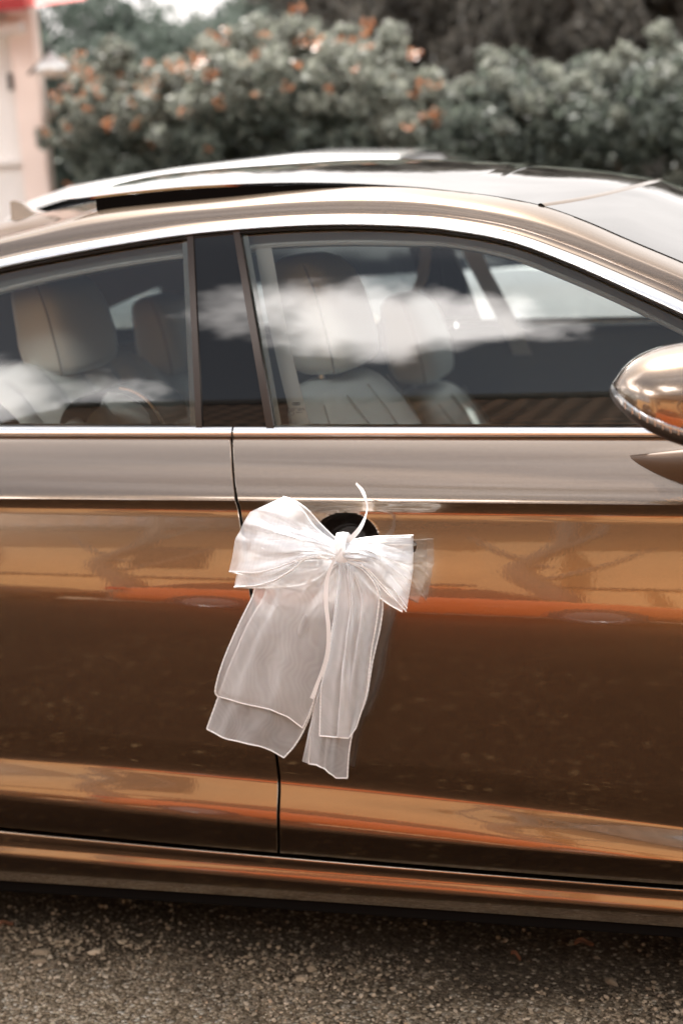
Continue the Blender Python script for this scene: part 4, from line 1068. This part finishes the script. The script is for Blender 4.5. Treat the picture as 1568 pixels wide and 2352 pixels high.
# street lamp on the wall
lamp = thing('wall_lamp', 'round metal wall lamp on a curved arm beside the cream house', 'lamp', tuple(hit(120, 150, YW-.2)))
lc = hit(121, 160, YW-.2); R_ = .085
rows = [[[lc[0]+r_*math.cos(a), lc[1]+r_*math.sin(a), lc[2]+z_] for a in np.linspace(0, 2*math.pi, 24)] for r_, z_ in ((.001, .085), (.02, .08), (.03, .06), (.05, .05), (.075, .03), (.088, .005), (.086, -.005))]
grid('lamp_shade', rows, pbsdf('aged_metal', (.72, .72, .70), .3, .3), lamp, True, 60)
rows = [[[lc[0]+r_*math.cos(a), lc[1]+r_*math.sin(a), lc[2]+z_] for a in np.linspace(0, 2*math.pi, 24)] for r_, z_ in ((.086, -.004), (.06, -.028), (.03, -.038), (.001, -.04))]
grid('lamp_globe', rows, pbsdf('frosted_globe', (.6, .5, .42), .4), lamp, True, 60)
tube('lamp_arm', resample([[lc[0], lc[1], lc[2]+.08], [lc[0]-.02, lc[1]+.02, lc[2]+.12], [lc[0]-.12, lc[1]+.12, lc[2]+.06], [hx-.12, YW+.06, lc[2]-.03]], 20), .008, RUBBER, lamp)
box('wall_plate', (hx-.15, YW-.02, lc[2]-.07), (hx-.125, YW, lc[2]+.02), RUBBER, lamp, .004)

# ------------------------------------------------------------ other cars
def simple_car(name, label, x, y, face, paintm, L=4.3, H=1.45, wdt=1.78, group=None, belt_=(.62, .86, .95, .93, .90, .78, .68, .5), rs_=([0, .06, .14, .26, .4, .52, .62, .74, 1], [0, 0, .60, .9, 1.0, .99, .82, 0, 0]), r0s=(.15, .07)):
    t = thing(name, label, 'car', (x, y, 0), group)
    # stations along the length: body half width, sill z, belt z, roof z
    N = 44
    def fl(s):   # s 0 rear..1 front
        belt = np.interp(s, [0, .03, .1, .5, .72, .9, .97, 1], belt_)
        roof = np.interp(s, *rs_)
        w = np.interp(s, [0, .05, .15, .8, .95, 1], [.70, .90, 1, 1, .86, .62])
        return belt, roof, w
    body, green, roofp = [], [], []
    for s in np.linspace(0, 1, N):
        be, ro, w = fl(s); hw = wdt/2*w; X = x+face*(s-.5)*L
        k = H/1.45
        prof = [(hw*.86, .20), (hw*.97, .26), (hw*1.0, .45), (hw*.985, .62*k), (hw*.99, (be-.1)*k), (hw*.95, be*k), (hw*.8, be*k+.03)]
        body.append([[X, y-a, b] for a, b in prof]+[[X, y, be*k+.045]]+[[X, y+a, b] for a, b in prof[::-1]])
    grid('body', body, paintm, t, True, 50, flip=face < 0)
    ss = np.linspace(r0s[1], .735, 34)
    for s in ss:
        be, ro, w = fl(s); hw = wdt/2*w; X = x+face*(s-.5)*L; k = H/1.45; zb = be*k-.01; zr = zb+(H-zb)*ro
        green.append([[X, y-hw*.93, zb], [X, y-hw*(.93-.13*ro*.6), zb+(zr-zb)*.5], [X, y-hw*(.93-.22*ro), zb+(zr-zb)*.88], [X, y-hw*(.93-.30*ro), zb+(zr-zb)*.95], [X, y, zr], [X, y+hw*(.93-.30*ro), zb+(zr-zb)*.95], [X, y+hw*(.93-.22*ro), zb+(zr-zb)*.88], [X, y+hw*(.93-.13*ro*.6), zb+(zr-zb)*.5], [X, y+hw*.93, zb]])
    grid('window_glass', green, GLOSSBLACK, t, True, 60, flip=face < 0)
    rp = []
    for s in np.linspace(r0s[0], .61, 20):
        be, ro, w = fl(s); hw = wdt/2*w; X = x+face*(s-.5)*L; k = H/1.45; zb = be*k-.01; zr = zb+(H-zb)*ro+.006
        rp.append([[X, y-hw*(.93-.20*ro)-.008, zb+(zr-zb)*.86], [X, y-hw*(.93-.30*ro), zb+(zr-zb)*.955]]+[[X, y+q*hw*.6, zr-.02*abs(q)**2] for q in (-.9, -.5, 0, .5, .9)]+[[X, y+hw*(.93-.30*ro), zb+(zr-zb)*.955], [X, y+hw*(.93-.20*ro)+.008, zb+(zr-zb)*.86]])
    grid('roof', rp, paintm, t, True, 60, flip=face < 0)
    for s in (.2, .8):
        for sd_ in (-1, 1):
            X = x+face*(s-.5)*L; yy = y+sd_*(wdt/2-.09)
            rows = [[[X+p*math.cos(a), yy+sd_*w_, .32+p*math.sin(a)] for p, w_ in [(0, .09), (.2, .095), (.22, .11), (.30, .105), (.32, .08), (.32, -.1), (0, -.1)]] for a in np.linspace(0, 2*math.pi, 32)]
            wv = grid('wheel', rows, TYRE, t, True, 40)
            rows = [[[X+p*math.cos(a), yy+sd_*w_, .32+p*math.sin(a)] for p, w_ in [(0, .112), (.05, .112), (.19, .100), (.205, .113)]] for a in np.linspace(0, 2*math.pi, 32)]
            rm = grid('rim', rows, RIM, wv, True, 40); rm.location = (0, 0, 0)
    RL = pbsdf('red_lamp', (.5, .01, .02), .15)
    for sd_ in (-1, 1):
        X = x-face*.485*L; box('tail_lamp', (X-.04, y+sd_*(wdt/2*.80)-.12, .78), (X+.12, y+sd_*(wdt/2*.80)+.12, .90), RL, t, .02)
    return t
SILVER = pbsdf('silver_white_paint', (.74, .74, .74), .3, .1, 1.0)
simple_car('brown_car', 'dark brown car parked behind the orange one across the road', -7.3, -7.2, 1, pbsdf('dark_brown_paint', (.05, .02, .012), .3, .0, 1.0), 4.4, 1.42)
ORANGE = pbsdf('orange_paint', (.62, .12, .02), .3, .0, 1.0)
p = hit(700, 352, 3.9)
simple_car('silver_car', 'silver white car parked beyond the bronze car, its roof showing above it', hit(735, 352, 3.9)[0], 3.9, 1, SILVER, 4.4, p[2]-.0, rs_=([0, .2, .235, .27, .31, .40, .52, .62, .74, 1], [0, 0, .50, .76, .87, .95, 1.0, .93, 0, 0]), r0s=(.255, .2), belt_=(.62, .86, .97, .98, 1.0, .93, .8, .5))
simple_car('orange_car', 'orange car reflected in the lower doors, parked across the road', -2.3, -7.2, 1, ORANGE, 4.3, 1.45)
# ------------------------------------------------------------ building across the road (seen as a reflection)
BR = pbsdf('ochre_stone_wall', (.60, .36, .17), .9, var=.30, vscale=1.3, bump=.6, bscale=6)
BASE = pbsdf('ochre_plinth', (.70, .42, .19), .85, var=.12, vscale=2)
TILE = pbsdf('clay_tile', (.20, .10, .05), .8, var=.35, vscale=6)
DKW = pbsdf('dark_timber', (.03, .022, .016), .7)
yb_ = -11.0
bld = thing('stone_building', 'ochre stone building with tiled roof mirrored in the bronze paint', 'building', (-5, yb_, 0))
box('wall', (-9.4, yb_-6, .0), (9, yb_, 5.0), BR, bld)
box('plinth', (-9.4, yb_, .0), (9, yb_+.10, 1.9), BASE, bld)
box('string_course', (-9.4, yb_, 1.9), (9, yb_+.14, 2.02), DKW, bld)
for x in (-9.3, -2.6, 3.8):
    box('buttress', (x, yb_, 0), (x+.8, yb_+.5, 4.2), BR, bld)
for x in (-6.6, .8):
    w = box('window', (x, yb_-.02, 2.7), (x+.9, yb_+.03, 4.0), GLOSSBLACK, bld)
    box('frame', (x-.08, yb_, 2.62), (x+.98, yb_+.05, 2.7), DKW, w)
box('eaves', (-9.7, yb_-.2, 5.0), (9.5, yb_+.55, 5.14), DKW, bld)
V, Fc = [], []
nr, nx_ = 22, 120
for i in range(nr+1):
    for j in range(nx_+1):
        t = i/nr; X = -9.7+19.2*j/nx_
        V.append((X, yb_+.6-2.6*t, 5.16+3.1*t+.05*math.cos(j*math.pi)))
    if i < nr: pass
for i in range(nr):
    for j in range(nx_):
        a = i*(nx_+1)+j; Fc.append((a, a+1, a+nx_+2, a+nx_+1))
for i, v in enumerate(V):
    r_ = i//(nx_+1)
rf = mesh('roof_tiles', V, Fc, TILE, bld, False); rf['kind'] = 'stuff'
for i in range(1, nr, 2):
    t = i/nr; box('tile_course', (-9.7, yb_+.6-2.6*t-.02, 5.16+3.1*t), (9.5, yb_+.6-2.6*t+.03, 5.16+3.1*t+.075), DKW, bld)
gwl = thing('garden_wall', 'low ochre wall beyond the stone building, mirrored at the rear door', 'wall', (-14, yb_, 0))
box('wall', (-24, yb_-.3, 0), (-9.45, yb_, 2.6), BASE, gwl)
box('coping', (-24, yb_-.35, 2.6), (-9.45, yb_+.05, 2.7), DKW, gwl)
box('roof_ridge', (-9.7, yb_-2.2, 8.22), (9.5, yb_-1.8, 8.42), DKW, bld)
for X, hgt, lab in ((-5.8, 5.2, 'slim bare tree across the road mirrored in the rear door'), (-1.75, 4.9, 'slim bare tree across the road mirrored in the front door')):
    tt = thing('bare_tree', lab, 'tree', (X, -9.3, 0))
    tube('trunk', resample([[X, -9.3, 0], [X+.12, -9.3, 1.2], [X-.25, -9.3, 2.6], [X+.1, -9.3, 3.8], [X, -9.3, hgt]], 24), list(np.linspace(.24, .08, 24)), BARK, tt, 8)
    for q, (dx, z0, z1) in enumerate(((.9, 2.2, 3.6), (-.8, 2.7, 4.1), (.6, 3.3, 4.6))):
        tube('limb', resample([[X, -9.3, z0], [X+dx*.5, -9.3+.1*q, (z0+z1)/2-.1], [X+dx, -9.3, z1]], 10), list(np.linspace(.08, .02, 10)), BARK, tt, 6)
tag(mesh('pavement', [(-24, -10.9, .02), (10, -10.9, .02), (10, -8.6, .02), (-24, -8.6, .02)], [(0, 1, 2, 3)], pbsdf('pale_pavement', (.36, .26, .17), .85, var=.1), None, False), 'pale pavement across the road mirrored in the doors', kind='structure')
